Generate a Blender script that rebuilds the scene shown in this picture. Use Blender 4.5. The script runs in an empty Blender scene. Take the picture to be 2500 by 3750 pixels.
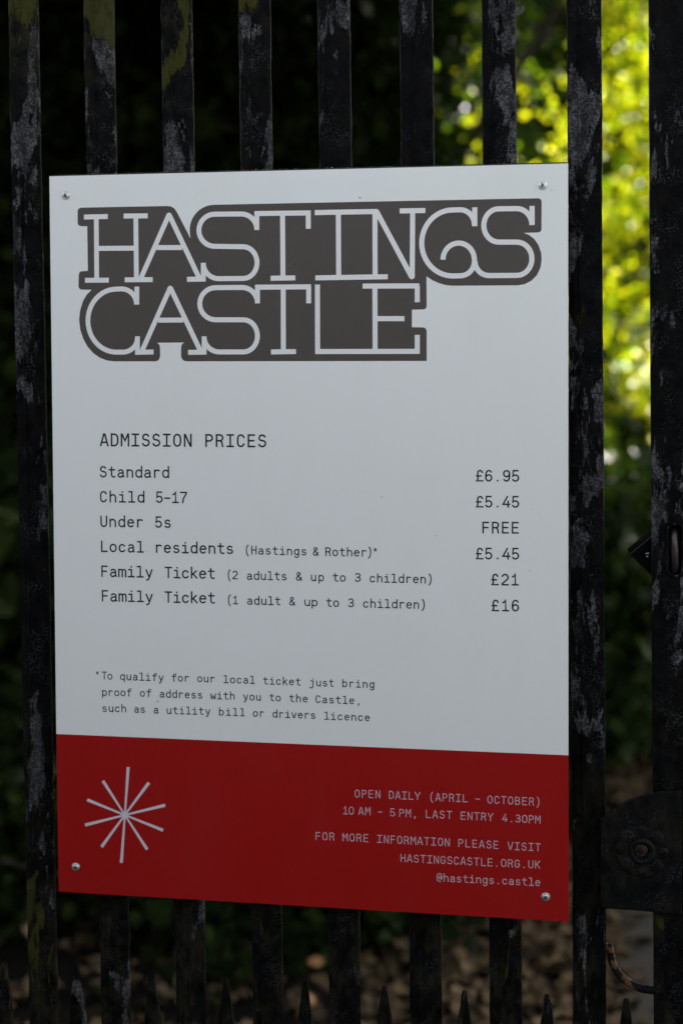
import bpy, bmesh, math, random
import numpy as np
from mathutils import Vector, Matrix, noise

scene = bpy.context.scene
C = scene.collection
R = math.radians
Z0 = 1.45                     # height of the middle of the notice above the ground

# ------------------------------------------------------------------ camera
cam_data = bpy.data.cameras.new('camera')
cam_data.sensor_fit = 'HORIZONTAL'
cam_data.sensor_width = 24.0
cam_data.lens = 50.0
cam_data.clip_start = 0.05
cam_data.clip_end = 400
cam_data.dof.use_dof = True
cam_data.dof.focus_distance = 1.60
cam_data.dof.aperture_fstop = 3.0
cam = bpy.data.objects.new('camera', cam_data)
C.objects.link(cam)
cam.location = (0.3071, -1.5849, 0.1230 + Z0)
cam.rotation_euler = (1.5168, 0.0023, 0.1645)
scene.camera = cam

# ------------------------------------------------------------------ world, sun, exposure
SUN_EL, SUN_AZ = R(34), R(24)            # azimuth measured from +y (behind the gate) towards +x
sdir = Vector((math.sin(SUN_AZ)*math.cos(SUN_EL), math.cos(SUN_AZ)*math.cos(SUN_EL), math.sin(SUN_EL)))
world = bpy.data.worlds.new('World')
scene.world = world
world.use_nodes = True
wn = world.node_tree
bg = wn.nodes['Background']
sky = wn.nodes.new('ShaderNodeTexSky')
sky.sky_type = 'NISHITA'
sky.sun_disc = False
sky.sun_elevation = SUN_EL
sky.sun_rotation = SUN_AZ
sky.air_density = 1.0
sky.dust_density = 3.0
sky.ozone_density = 1.0
# cloud veil added over the blue to make the sky light more neutral
bw = wn.nodes.new('ShaderNodeRGBToBW'); wn.links.new(sky.outputs[0], bw.inputs[0])
veil = wn.nodes.new('ShaderNodeMix'); veil.data_type = 'RGBA'; veil.blend_type = 'MULTIPLY'; veil.inputs[0].default_value = 1.0
wn.links.new(bw.outputs[0], veil.inputs[6]); veil.inputs[7].default_value = (1.06, 1.0, .93, 1)
tcw = wn.nodes.new('ShaderNodeTexCoord'); nzw = wn.nodes.new('ShaderNodeTexNoise')
nzw.inputs['Scale'].default_value = 1.6; nzw.inputs['Detail'].default_value = 6
wn.links.new(tcw.outputs['Generated'], nzw.inputs['Vector'])
mrw = wn.nodes.new('ShaderNodeMapRange'); mrw.inputs[1].default_value = .3; mrw.inputs[2].default_value = .7
mrw.inputs[3].default_value = .52; mrw.inputs[4].default_value = .82
wn.links.new(nzw.outputs['Fac'], mrw.inputs[0])
cmx = wn.nodes.new('ShaderNodeMix'); cmx.data_type = 'RGBA'
wn.links.new(mrw.outputs[0], cmx.inputs[0]); wn.links.new(sky.outputs[0], cmx.inputs[6]); wn.links.new(veil.outputs[2], cmx.inputs[7])
wn.links.new(cmx.outputs[2], bg.inputs[0])
bg.inputs[1].default_value = 0.15
sun_d = bpy.data.lights.new('sun', 'SUN')
sun_d.energy = 4.6
sun_d.angle = R(0.53)
sun_d.color = (1.0, 0.93, 0.80)
sun = bpy.data.objects.new('sun', sun_d)
C.objects.link(sun)
sun.rotation_euler = sdir.to_track_quat('Z', 'Y').to_euler()
vs = scene.view_settings
vs.view_transform = 'Standard'
vs.look = 'None'
vs.gamma = 1.0
vs.use_curve_mapping = False
vs.exposure = 2.20

# ------------------------------------------------------------------ helpers
rng = random.Random(7)

def link(o, parent=None):
    C.objects.link(o)
    if parent: o.parent = parent
    return o

def mesh_obj(name, verts, faces, mat, parent=None, smooth=False):
    me = bpy.data.meshes.new(name)
    me.from_pydata([tuple(v) for v in verts], [], [tuple(f) for f in faces])
    me.update()
    if mat: me.materials.append(mat)
    if smooth:
        for p in me.polygons: p.use_smooth = True
    return link(bpy.data.objects.new(name, me), parent)

def big_mesh(name, verts, nq, mat, parent=None, k=4, mi=None, mats=None):
    """verts (n*k,3) numpy, each consecutive k make a face"""
    me = bpy.data.meshes.new(name)
    n = len(verts)//k
    me.vertices.add(len(verts)); me.vertices.foreach_set('co', verts.astype(np.float32).ravel())
    me.loops.add(len(verts)); me.loops.foreach_set('vertex_index', np.arange(len(verts), dtype=np.int32))
    me.polygons.add(n)
    me.polygons.foreach_set('loop_start', np.arange(0, n*k, k, dtype=np.int32))
    me.polygons.foreach_set('loop_total', np.full(n, k, dtype=np.int32))
    me.update(calc_edges=True)
    me.materials.append(mat)
    return link(bpy.data.objects.new(name, me), parent)

def bm_obj(name, bm, mat, parent=None, smooth=False):
    me = bpy.data.meshes.new(name)
    bmesh.ops.recalc_face_normals(bm, faces=bm.faces)
    bm.to_mesh(me); bm.free()
    me.materials.append(mat)
    if smooth:
        for p in me.polygons: p.use_smooth = True
    return link(bpy.data.objects.new(name, me), parent)

def empty(name, loc=(0, 0, 0)):
    o = bpy.data.objects.new(name, None); o.empty_display_size = .1
    C.objects.link(o); o.location = loc
    return o

def tag(o, label=None, cat=None, group=None, kind=None):
    if label: o['label'] = label
    if cat: o['category'] = cat
    if group: o['group'] = group
    if kind: o['kind'] = kind
    return o

def tube(name, pts, rad, mat, parent=None, seg=12, closed=False, smooth=True):
    pts = [Vector(p) for p in pts]; n = len(pts)
    rads = rad if isinstance(rad, (list, tuple)) else [rad]*n
    vs_, fs = [], []
    up = None
    for i, p in enumerate(pts):
        a = pts[(i-1) % n] if (closed or i > 0) else p
        b = pts[(i+1) % n] if (closed or i < n-1) else p
        t = (b-a).normalized()
        if up is None:
            up = t.orthogonal().normalized()
        up = (up - t*up.dot(t)).normalized()
        s = t.cross(up)
        for j in range(seg):
            an = 2*math.pi*j/seg
            vs_.append(p + (up*math.cos(an) + s*math.sin(an))*rads[i])
    m = n if closed else n-1
    for i in range(m):
        for j in range(seg):
            a = i*seg+j; b = i*seg+(j+1) % seg
            c = ((i+1) % n)*seg+(j+1) % seg; d = ((i+1) % n)*seg+j
            fs.append((a, b, c, d))
    if not closed:
        fs.append(tuple(range(seg-1, -1, -1))); fs.append(tuple(range((n-1)*seg, n*seg)))
    return mesh_obj(name, vs_, fs, mat, parent, smooth)

def plate(name, outer, holes, y0, y1, mat, parent=None, bevel=0.0):
    """plate in the xz plane from y0 (front) to y1 (back), outlines as (x,z) lists"""
    bm = bmesh.new()
    def loop(pts):
        v = [bm.verts.new((x, y0, z)) for x, z in pts]
        return [bm.edges.new((v[i], v[(i+1) % len(v)])) for i in range(len(v))]
    ed = loop(outer)
    for h in holes: ed += loop(h)
    bmesh.ops.triangle_fill(bm, use_beauty=True, use_dissolve=False, edges=ed)
    fr = list(bm.faces)
    r = bmesh.ops.extrude_face_region(bm, geom=fr)
    nv = [e for e in r['geom'] if isinstance(e, bmesh.types.BMVert)]
    bmesh.ops.translate(bm, verts=nv, vec=(0, y1-y0, 0))
    bmesh.ops.recalc_face_normals(bm, faces=bm.faces)
    if bevel:
        es = [e for e in bm.edges if len(e.link_faces) == 2 and e.calc_face_angle(0) > 0.9]
        bmesh.ops.bevel(bm, geom=es, offset=bevel, segments=2, affect='EDGES', profile=.6)
    return bm_obj(name, bm, mat, parent)

def box(name, x0, x1, y0, y1, z0, z1, mat, parent=None, bevel=0.0):
    return plate(name, [(x0, z0), (x1, z0), (x1, z1), (x0, z1)], [], y0, y1, mat, parent, bevel)

def lathe_y(name, prof, mat, parent=None, seg=28, loc=(0, 0, 0), smooth=True):
    """prof: (radius, y) list, turned about the y axis"""
    v, f = [], []
    for r_, y in prof:
        for j in range(seg):
            a = 2*math.pi*j/seg
            v.append((loc[0]+r_*math.cos(a), loc[1]+y, loc[2]+r_*math.sin(a)))
    for i in range(len(prof)-1):
        for j in range(seg):
            f.append((i*seg+j, i*seg+(j+1) % seg, (i+1)*seg+(j+1) % seg, (i+1)*seg+j))
    return mesh_obj(name, v, f, mat, parent, smooth)

# ------------------------------------------------------------------ materials
class NT:
    def __init__(self, name):
        self.m = bpy.data.materials.new(name); self.m.use_nodes = True
        self.t = self.m.node_tree; self.b = self.t.nodes['Principled BSDF']
    def n(self, kind, **kw):
        nd = self.t.nodes.new('ShaderNode'+kind)
        for k, v in kw.items():
            if hasattr(nd, k): setattr(nd, k, v)
            else: nd.inputs[k.replace('_', ' ')].default_value = v
        return nd
    def l(self, a, b): self.t.links.new(a, b)
    def setb(self, **kw):
        for k, v in kw.items(): self.b.inputs[k.replace('_', ' ')].default_value = v
    def pos(self, sc=(1, 1, 1), obj=False):
        if obj:
            g = self.n('TexCoord').outputs['Object']
        else:
            g = self.n('NewGeometry').outputs['Position']
        mp = self.n('Mapping'); mp.inputs['Scale'].default_value = sc
        self.l(g, mp.inputs[0]); return mp.outputs[0]
    def noise(self, vec, scale, detail=4, rough=.55, dist=0):
        nd = self.n('TexNoise'); nd.inputs['Scale'].default_value = scale
        nd.inputs['Detail'].default_value = detail; nd.inputs['Roughness'].default_value = rough
        nd.inputs['Distortion'].default_value = dist
        self.l(vec, nd.inputs['Vector']); return nd.outputs['Fac']
    def ramp(self, fac, lo, hi, a=0., b=1.):
        r = self.n('MapRange'); r.inputs[1].default_value = lo; r.inputs[2].default_value = hi
        r.inputs[3].default_value = a; r.inputs[4].default_value = b
        self.l(fac, r.inputs[0]); return r.outputs[0]
    def mix(self, f, a, b):
        m = self.n('Mix'); m.data_type = 'RGBA'
        if isinstance(f, (int, float)): m.inputs[0].default_value = f
        else: self.l(f, m.inputs[0])
        for s, v in ((6, a), (7, b)):
            if isinstance(v, tuple): m.inputs[s].default_value = v+(1,)
            else: self.l(v, m.inputs[s])
        return m.outputs[2]
    def math(self, op, a, b=0.5, c=None):
        m = self.n('Math'); m.operation = op
        for i, v in enumerate((a, b) if c is None else (a, b, c)):
            if isinstance(v, (int, float)): m.inputs[i].default_value = v
            else: self.l(v, m.inputs[i])
        return m.outputs[0]
    def bump(self, h, strength=.5, dist=.001, normal=None):
        b = self.n('Bump'); b.inputs['Strength'].default_value = strength; b.inputs['Distance'].default_value = dist
        self.l(h, b.inputs['Height'])
        if normal: self.l(normal, b.inputs['Normal'])
        return b.outputs[0]

def make_iron(name, pale=.5, green=.5, seed=0.0, cracks=.5, spec=.03):
    """old black paint over grey primer, flaking, with dull green algae"""
    t = NT(name)
    gp = t.n('NewGeometry').outputs['Position']
    off = t.n('VectorMath'); off.operation = 'ADD'; t.l(gp, off.inputs[0]); off.inputs[1].default_value = (seed, seed*2, seed*3)
    oi = t.n('ObjectInfo').outputs['Random']
    cm = t.n('CombineXYZ'); t.l(t.math('MULTIPLY', oi, 9.0), cm.inputs[2]); t.l(t.math('MULTIPLY', oi, 5.0), cm.inputs[0])
    ad = t.n('VectorMath'); ad.operation = 'ADD'; t.l(off.outputs[0], ad.inputs[0]); t.l(cm.outputs[0], ad.inputs[1])
    def mp(sc):
        m = t.n('Mapping'); m.inputs['Scale'].default_value = sc; t.l(ad.outputs[0], m.inputs[0]); return m.outputs[0]
    long_ = mp((1, 1, .33))
    iso = mp((1, 1, 1))
    # large worn patches, torn outline
    patch = t.noise(long_, 26, 8, .62, .6)
    sxz = t.n('SeparateXYZ'); t.l(gp, sxz.inputs[0])
    patch = t.math('MULTIPLY_ADD', t.math('SUBTRACT', t.noise(long_, 95, 6, .7), .5), .32, patch)
    patch = t.math('MULTIPLY_ADD', t.math('SUBTRACT', t.noise(mp((1, 1, .8)), 5.5, 2, .5), .5), .35, patch)
    patch = t.math('ADD', patch, t.ramp(sxz.outputs[2], .8, 2.1, -.075, .02))
    pm = t.ramp(patch, .607-.11*pale, .622-.11*pale)
    fine = t.noise(iso, 420, 3, .6)
    spk = t.ramp(t.math('MULTIPLY_ADD', t.math('SUBTRACT', t.noise(iso, 130, 4, .6), .5), .5, fine), .46, .58)
    pm2 = t.math('MULTIPLY', pm, t.ramp(t.noise(long_, 70, 4, .6), .35, .62, .25, 1.))
    pm3 = t.math('MULTIPLY', pm2, t.math('MULTIPLY_ADD', spk, .74, .26))
    # pale speckle anywhere
    vo = t.n('TexVoronoi'); vo.inputs['Scale'].default_value = 520; t.l(iso, vo.inputs['Vector'])
    dots = t.math('MULTIPLY', t.ramp(vo.outputs['Distance'], .30, .22), t.ramp(t.noise(iso, 34, 4, .6), .50, .64))
    tone = t.noise(long_, 14, 4, .5)
    dark = t.mix(t.ramp(t.noise(iso, 55, 6, .65), .35, .7), (.0010, .0011, .0013), (.0055, .0058, .0066))
    dark = t.mix(t.ramp(t.noise(long_, 90, 4, .7), .5, .68, 0., .6), dark, (.010, .0085, .0065))
    grey = t.mix(tone, (.050, .049, .053), (.20, .195, .20))
    grey = t.mix(t.ramp(t.noise(iso, 160, 3, .6), .45, .7, 0, .5), grey, (.05, .06, .085))
    c = t.mix(t.math('MULTIPLY', pm3, .92), dark, grey)
    c = t.mix(t.math('MULTIPLY', dots, .45), c, (.15, .155, .17))
    # algae-stained paint: towards the left end, top and bottom of the gate
    sx = t.n('SeparateXYZ'); t.l(gp, sx.inputs[0])
    gx = t.ramp(sx.outputs[0], .02, -.22, .0, 1.)
    gz = t.math('MAXIMUM', t.ramp(sx.outputs[2], 1.93, 2.06), t.ramp(sx.outputs[2], 1.08, .95, 0., .42))
    gm = t.noise(mp((1, 1, .3)), 21, 8, .6, .5)
    thr = t.math('MULTIPLY', t.math('MULTIPLY', gx, gz), .26*green)
    gf = t.math('ADD', gm, thr)
    gmask = t.ramp(gf, .68, .695)
    green_c = t.mix(t.noise(iso, 120, 5, .7), (.018, .020, .004), (.060, .060, .012))
    c = t.mix(t.math('MULTIPLY', gmask, .9), c, green_c)
    # thin algae film on the far-left and lower parts
    film = t.math('MULTIPLY', t.ramp(t.noise(iso, 60, 6, .7), .48, .62), t.math('MULTIPLY', gx, gz))
    c = t.mix(t.math('MULTIPLY', film, .5*green), c, (.040, .040, .018))
    low = t.math('MULTIPLY', t.ramp(t.noise(mp((1, 1, .5)), 48, 7, .7), .47, .60), t.ramp(sx.outputs[2], 1.35, .95))
    c = t.mix(t.math('MULTIPLY', low, .55), c, (.026, .023, .013))
    # cracks in the thick paint
    vc = t.n('TexVoronoi'); vc.feature = 'DISTANCE_TO_EDGE'; vc.inputs['Scale'].default_value = 75; t.l(mp((1, 1, .6)), vc.inputs['Vector'])
    crack = t.math('MULTIPLY', t.ramp(vc.outputs['Distance'], .045, .01), t.ramp(t.noise(iso, 22, 3, .5), .5, .58))
    c = t.mix(t.math('MULTIPLY', crack, cracks), c, (.006, .006, .005))
    t.l(c, t.b.inputs['Base Color'])
    rg = t.math('MULTIPLY_ADD', pm, .22, .5)
    t.l(rg, t.b.inputs['Roughness'])
    t.setb(Specular_IOR_Level=spec)
    h = t.math('MULTIPLY_ADD', pm, -1.0, t.math('MULTIPLY', gmask, 1.4))
    h = t.math('ADD', h, t.math('MULTIPLY', crack, -cracks))
    h = t.math('ADD', h, t.math('MULTIPLY', t.noise(iso, 240, 5, .7), .9))
    h = t.math('ADD', h, t.math('MULTIPLY', t.noise(long_, 40, 5, .6), 1.2))
    t.l(t.bump(h, .9, .0007), t.b.inputs['Normal'])
    return t.m

def make_plain(name, col, rough=.5, spec=.5, metal=0., grain=0., gscale=300, bump=0.):
    t = NT(name)
    p = t.pos()
    n_ = t.noise(p, gscale, 4, .6)
    lo = tuple(c*(1-grain) for c in col); hi = tuple(min(1, c*(1+grain)) for c in col)
    t.l(t.mix(t.ramp(n_, .3, .7), lo, hi), t.b.inputs['Base Color'])
    t.setb(Roughness=rough, Specular_IOR_Level=spec, Metallic=metal)
    if bump: t.l(t.bump(n_, bump, .0005), t.b.inputs['Normal'])
    return t.m

def make_panel(name, col, rough, spec=.5, dirt=.07):
    t = NT(name)
    p = t.pos()
    big = t.noise(p, 3.5, 5, .6)
    film = t.noise(t.pos((1, 1, .35)), 11, 6, .65)
    c = t.mix(t.ramp(big, .3, .75, 0, .06), col, tuple(x*.72 for x in col))
    c = t.mix(t.ramp(film, .5, .8, 0, dirt), c, (.35, .34, .27))
    vo = t.n('TexVoronoi'); vo.inputs['Scale'].default_value = 75; t.l(p, vo.inputs['Vector'])
    wn_ = t.n('TexWhiteNoise'); t.l(vo.outputs['Position'], wn_.inputs[0])
    sp = t.math('MULTIPLY', t.ramp(vo.outputs['Distance'], .055, .03), t.ramp(wn_.outputs[0], .975, .98))
    c = t.mix(t.math('MULTIPLY', sp, .6), c, (.12, .10, .07))
    t.l(c, t.b.inputs['Base Color'])
    t.l(t.ramp(film, .3, .8, rough-.03, rough+.08), t.b.inputs['Roughness'])
    t.setb(Specular_IOR_Level=spec)
    t.l(t.bump(t.noise(p, 900, 2, .5), .12, .0001, ), t.b.inputs['Normal'])
    return t.m

M_iron = make_iron('old_black_paint', .55, 1., 0.)
M_iron_r = make_iron('old_black_paint_pitted', .30, .35, 3.1)
M_iron_p = make_iron('black_paint_lock_case', -.6, .2, 5.7, 0., .09)
M_back = make_plain('black_backing_board', (.02, .02, .02), .6, .3, grain=.4)
M_white = make_panel('white_printed_panel', (.785, .80, .775), .36)
M_red = make_panel('red_printed_panel', (.315, .0042, .0038), .45, .25, .012)
M_grey = make_plain('title_grey_print', (.070, .060, .051), .5, .30, grain=.05, gscale=60)
M_ink = make_plain('dark_grey_print', (.017, .018, .018), .5, .25, grain=.05)
M_title = make_plain('title_white_print', (.77, .765, .745), .38, .5, grain=.02)
M_pale = make_plain('pale_print_on_red', (.50, .37, .41), .4, .5, grain=.02)
M_star = make_plain('star_white_print', (.60, .57, .60), .4, .5, grain=.02)
M_zinc = make_plain('zinc_plated_steel', (.66, .66, .63), .42, .5, 1., grain=.25, gscale=500, bump=.2)
M_recess_dirt = make_plain('recess_shade_and_dirt', (.008, .009, .011), .6, .2, .0)  # near-black, for the painted screw-recess shade and the dirt specks
M_link = make_plain('worn_steel_link', (.055, .042, .045), .38, .5, .7, grain=.6, gscale=140, bump=.4)
M_shell = make_plain('matt_black_shell', (.003, .003, .003), .95, .02)
M_gloss = make_plain('glossy_black_lacquer', (.004, .004, .0045), .10, .4, grain=.2)
M_mark = make_plain('white_dash', (.8, .8, .8), .4)
M_debris = make_plain('yellow_lichen_crumbs', (.22, .19, .06), .9, .1, grain=.6, gscale=200)

def make_rust():
    t = NT('chipped_paint_over_rust')
    p = t.pos()
    k = t.noise(p, 60, 6, .6, .4)
    rust = t.mix(t.noise(p, 200, 5, .7), (.03, .013, .005), (.26, .13, .05))
    t.l(t.mix(t.ramp(k, .53, .55), (.006, .006, .007), rust), t.b.inputs['Base Color'])
    t.setb(Roughness=.72, Specular_IOR_Level=.2)
    t.l(t.bump(k, .6, .001), t.b.inputs['Normal'])
    return t.m
M_rust = make_rust()

# ------------------------------------------------------------------ stroke lettering
r_ = .056                                     # half stroke width for a capital of height 1
def A(cx, cy, rx, ry, a0, a1, n=None):
    n = n or max(3, int(abs(a1-a0)/22))
    return [(cx+rx*math.cos(R(a0+(a1-a0)*i/n)), cy+ry*math.sin(R(a0+(a1-a0)*i/n))) for i in range(n+1)]
b0, t1, xh = r_, 1-r_, .735-r_                # baseline, cap and x-height centre lines
Lx, Rx, Mx = .15, .65, .40
rx = (Rx-Lx)/2
def oval(l, r, b, t, k=.30):
    m = (l+r)/2; w = (r-l)/2
    return A(m, t-k, w, k, 180, 0, 10)+A(m, b+k, w, k, 0, -180, 10)+[(l, t-k)]
G = {
 'A': [[(.10, b0-.03), (.36, t1), (.44, t1), (.70, b0-.03)], [(.19, .31), (.61, .31)]],
 'B': [[(Lx, b0), (.43, b0)]+A(.43, b0+.23, .22, .23, -90, 90)+[(Lx, .516)], [(.41, .516)]+A(.41, t1-.214, .20, .214, -90, 90)+[(Lx, t1), (Lx, b0)]],
 'C': [A(Mx, t1-.28, rx, .28, 15, 180, 9)+A(Mx, b0+.28, rx, .28, 180, 345, 9)],
 'D': [[(Lx, b0), (.36, b0)]+A(.36, b0+.31, .29, .31, -90, 0)+A(.36, t1-.31, .29, .31, 0, 90)+[(Lx, t1), (Lx, b0)]],
 'E': [[(Rx, t1), (.16, t1), (.16, b0), (Rx+.01, b0)], [(.16, .51), (.60, .51)]],
 'F': [[(Rx, t1), (.17, t1), (.17, b0-.03)], [(.17, .50), (.60, .50)]],
 'G': [A(Mx, t1-.28, rx, .28, 18, 180, 9)+A(Mx, b0+.28, rx, .28, 180, 360, 10)+[(Rx, .47), (.42, .47)]],
 'H': [[(Lx, b0-.03), (Lx, t1+.03)], [(Rx, b0-.03), (Rx, t1+.03)], [(Lx, .51), (Rx, .51)]],
 'I': [[(.13, t1), (.67, t1)], [(.40, t1), (.40, b0)], [(.13, b0), (.67, b0)]],
 'K': [[(Lx, b0-.03), (Lx, t1+.03)], [(.64, t1+.02), (Lx, .40)], [(.31, .565), (.67, b0-.02)]],
 'L': [[(.18, t1+.03), (.18, b0), (.68, b0)]],
 'M': [[(.12, b0-.03), (.12, t1), (.17, t1), (.40, .44), (.63, t1), (.68, t1), (.68, b0-.03)]],
 'N': [[(Lx, b0-.03), (Lx, t1), (.19, t1), (.61, b0), (Rx, b0), (Rx, t1+.03)]],
 'O': [oval(.14, .66, b0, t1, .31)],
 'P': [[(.16, b0-.03), (.16, t1), (.42, t1)]+A(.42, t1-.235, .235, .235, 90, -90)+[(.16, t1-.47)]],
 'R': [[(.15, b0-.03), (.15, t1), (.41, t1)]+A(.41, t1-.225, .235, .225, 90, -90)+[(.15, t1-.45)], [(.44, t1-.45), (.56, .40), (.64, b0-.03)]],
 'S': [A(Mx, t1-.225, .235, .225, 20, 180, 8)+A(.36, .725, .195, .20, 180, 255, 4)[1:]+A(.42, .285, .24, .235, 75, 0, 5)+A(Mx, b0+.24, .26, .24, 0, -165, 8)],
 'T': [[(.10, t1), (.70, t1)], [(.40, t1), (.40, b0-.03)]],
 'U': [[(Lx, t1+.03), (Lx, b0+.27)]+A(Mx, b0+.27, rx, .27, 180, 360, 10)+[(Rx, t1+.03)]],
 'V': [[(.10, t1+.03), (.375, b0), (.425, b0), (.70, t1+.03)]],
 'Y': [[(.09, t1+.03), (.40, .44), (.71, t1+.03)], [(.40, .44), (.40, b0-.03)]],
 '0': [oval(.13, .67, b0, t1, .34)],
 '1': [[(.17, .74), (.30, .78), (.42, t1+.02), (.42, b0)], [(.14, b0), (.68, b0)]],
 '2': [A(Mx, t1-.25, .245, .25, 165, 0, 7)+A(.30, t1-.25, .345, .30, 0, -38, 3)[1:]+[(.16, .15), (.16, b0), (.67, b0)]],
 '3': [A(.39, t1-.215, .225, .215, 160, -90, 10)+[(.30, .515)], [(.39, .515)]+A(.39, b0+.23, .25, .23, 90, -165, 10)],
 '4': [[(.48, t1+.02), (.11, .28), (.69, .28)], [(.53, .58), (.53, b0-.03)]],
 '5': [[(.62, t1), (.21, t1), (.175, .47)]+A(.39, .315, .26, .265, 140, -155, 12)],
 '6': [A(.42, t1-.25, .22, .25, 25, 90, 4)+A(.40, .55, .25, .394, 90, 180, 6)+[(.15, .32)]+A(.40, .315, .25, .26, 180, 540, 14)],
 '7': [[(.13, t1), (.66, t1), (.63, .80), (.40, .42), (.33, b0-.03)]],
 '9': [A(.38, b0+.25, .22, .25, 205, 270, 4)+A(.40, .45, .25, .394, 270, 360, 6)+[(.65, .68)]+A(.40, t1-.26, .25, .26, 0, 360, 14)],
 '£': [A(.42, t1-.23, .20, .23, 10, 180, 8)+[(.22, .56), (.24, .30), (.20, .12), (.14, b0), (.67, b0)], [(.10, .48), (.52, .48)]],
 'a': [A(.385, xh-.18, .21, .18, 158, 0, 7)+[(.595, .20), (.615, .10), (.67, b0)], [(.595, .42), (.40, .405)]+A(.35, b0+.165, .205, .18, 95, 270, 8)+A(.36, b0+.20, .235, .20, 270, 360, 5)],
 'b': [[(.15, 1.02), (.15, b0-.03)], oval(.15, .65, b0, xh, .25)],
 'c': [A(.40, xh-.25, .25, .25, 25, 180, 7)+A(.40, b0+.25, .25, .25, 180, 335, 7)],
 'd': [[(.65, 1.02), (.65, b0-.03)], oval(.15, .65, b0, xh, .25)],
 'e': [[(.16, .40), (.64, .40)]+A(.40, xh-.25, .25, .25, 5, 180, 8)+A(.40, b0+.25, .25, .25, 180, 325, 7)],
 'f': [[(.36, b0-.03), (.36, .77)]+A(.58, .77, .22, .19, 180, 90, 5)+[(.68, .96)], [(.13, xh), (.66, xh)]],
 'g': [oval(.15, .61, b0+.02, xh, .24), [(.67, xh+.01), (.62, xh), (.62, -.05)]+A(.39, -.05, .23, .20, 0, -160, 8)],
 'h': [[(.16, 1.02), (.16, b0-.03)], [(.16, .46)]+A(.40, xh-.23, .24, .23, 175, 0, 8)+[(.64, b0-.03)]],
 'i': [[(.16, xh), (.42, xh), (.42, b0)], [(.13, b0), (.69, b0)], 'dot', (.41, .93)],
 'j': [[(.20, xh), (.50, xh), (.50, -.04)]+A(.29, -.04, .21, .20, 0, -150, 7), 'dot', (.49, .93)],
 'k': [[(.17, 1.02), (.17, b0-.03)], [(.60, xh+.02), (.17, .30)], [(.31, .42), (.66, b0-.02)]],
 'l': [[(.14, .96), (.42, .96), (.42, b0)], [(.13, b0), (.69, b0)]],
 'm': [[(.09, xh+.03), (.09, b0-.03)], [(.09, .50)]+A(.245, xh-.15, .155, .15, 180, 0, 7)+[(.40, b0-.03)], [(.40, .50)]+A(.555, xh-.15, .155, .15, 180, 0, 7)+[(.71, b0-.03)]],
 'n': [[(.16, xh+.03), (.16, b0-.03)], [(.16, .46)]+A(.40, xh-.23, .24, .23, 175, 0, 8)+[(.64, b0-.03)]],
 'o': [oval(.14, .66, b0, xh, .26)],
 'p': [[(.15, xh+.03), (.15, -.24)], oval(.15, .65, b0, xh, .25)],
 'q': [[(.65, xh+.03), (.65, -.24)], oval(.15, .65, b0, xh, .25)],
 'r': [[(.22, xh+.03), (.22, b0-.03)], [(.22, .44)]+A(.46, xh-.22, .24, .22, 175, 50, 6)+[(.64, xh-.03)]],
 's': [A(.40, xh-.165, .205, .165, 25, 180, 7)+A(.37, .50, .175, .13, 180, 250, 3)[1:]+A(.42, .22, .205, .165, 75, 0, 4)+A(.40, b0+.17, .225, .17, 0, -160, 7)],
 't': [[(.35, .93), (.35, .25)]+A(.55, .25, .20, .195, 180, 280, 6)+[(.67, .07)], [(.12, xh), (.64, xh)]],
 'u': [[(.16, xh+.03), (.16, b0+.23)]+A(.40, b0+.23, .24, .23, 180, 355, 8)+[(.64, .34)], [(.64, xh+.03), (.64, b0-.03)]],
 'v': [[(.13, xh+.03), (.38, b0), (.42, b0), (.67, xh+.03)]],
 'w': [[(.07, xh+.03), (.20, b0), (.25, b0), (.40, .50), (.55, b0), (.60, b0), (.73, xh+.03)]],
 'y': [[(.13, xh+.03), (.41, b0+.02)], [(.67, xh+.03), (.37, -.12), (.28, -.20), (.16, -.20)]],
 '(': [[(.56, 1.09), (.43, .93), (.36, .74), (.34, .45), (.37, .18), (.44, -.03), (.57, -.19)]],
 ')': [[(.24, 1.09), (.37, .93), (.44, .74), (.46, .45), (.43, .18), (.36, -.03), (.23, -.19)]],
 '&': [[(.68, b0-.02), (.26, .64)]+A(.375, .79, .15, .155, 195, 0, 7)+[(.50, .70), (.24, .46)]+A(.36, .26, .22, .205, 130, 285, 8)+[(.56, .20), (.66, .40)]],
 '*': [[(.40, 1.02), (.40, .58)], [(.21, .91), (.59, .69)], [(.21, .69), (.59, .91)]],
 '.': ['dot', (.40, .08)],
 ',': [[(.42, .12), (.40, .0), (.33, -.16)], 'dot', (.42, .09)],
 '-': [[(.16, .42), (.64, .42)]],
 '–': [[(.08, .47), (.72, .47)]],
 '@': [[(.55, .34), (.55, .68)], oval(.30, .55, .34, .68, .15), [(.55, .40), (.58, .33), (.66, .34), (.70, .45), (.70, .62)]+A(.395, .66, .305, .33, 0, 180, 9)+[(.09, .36)]+A(.40, .30, .31, .29, 180, 300, 7)],
}
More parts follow.
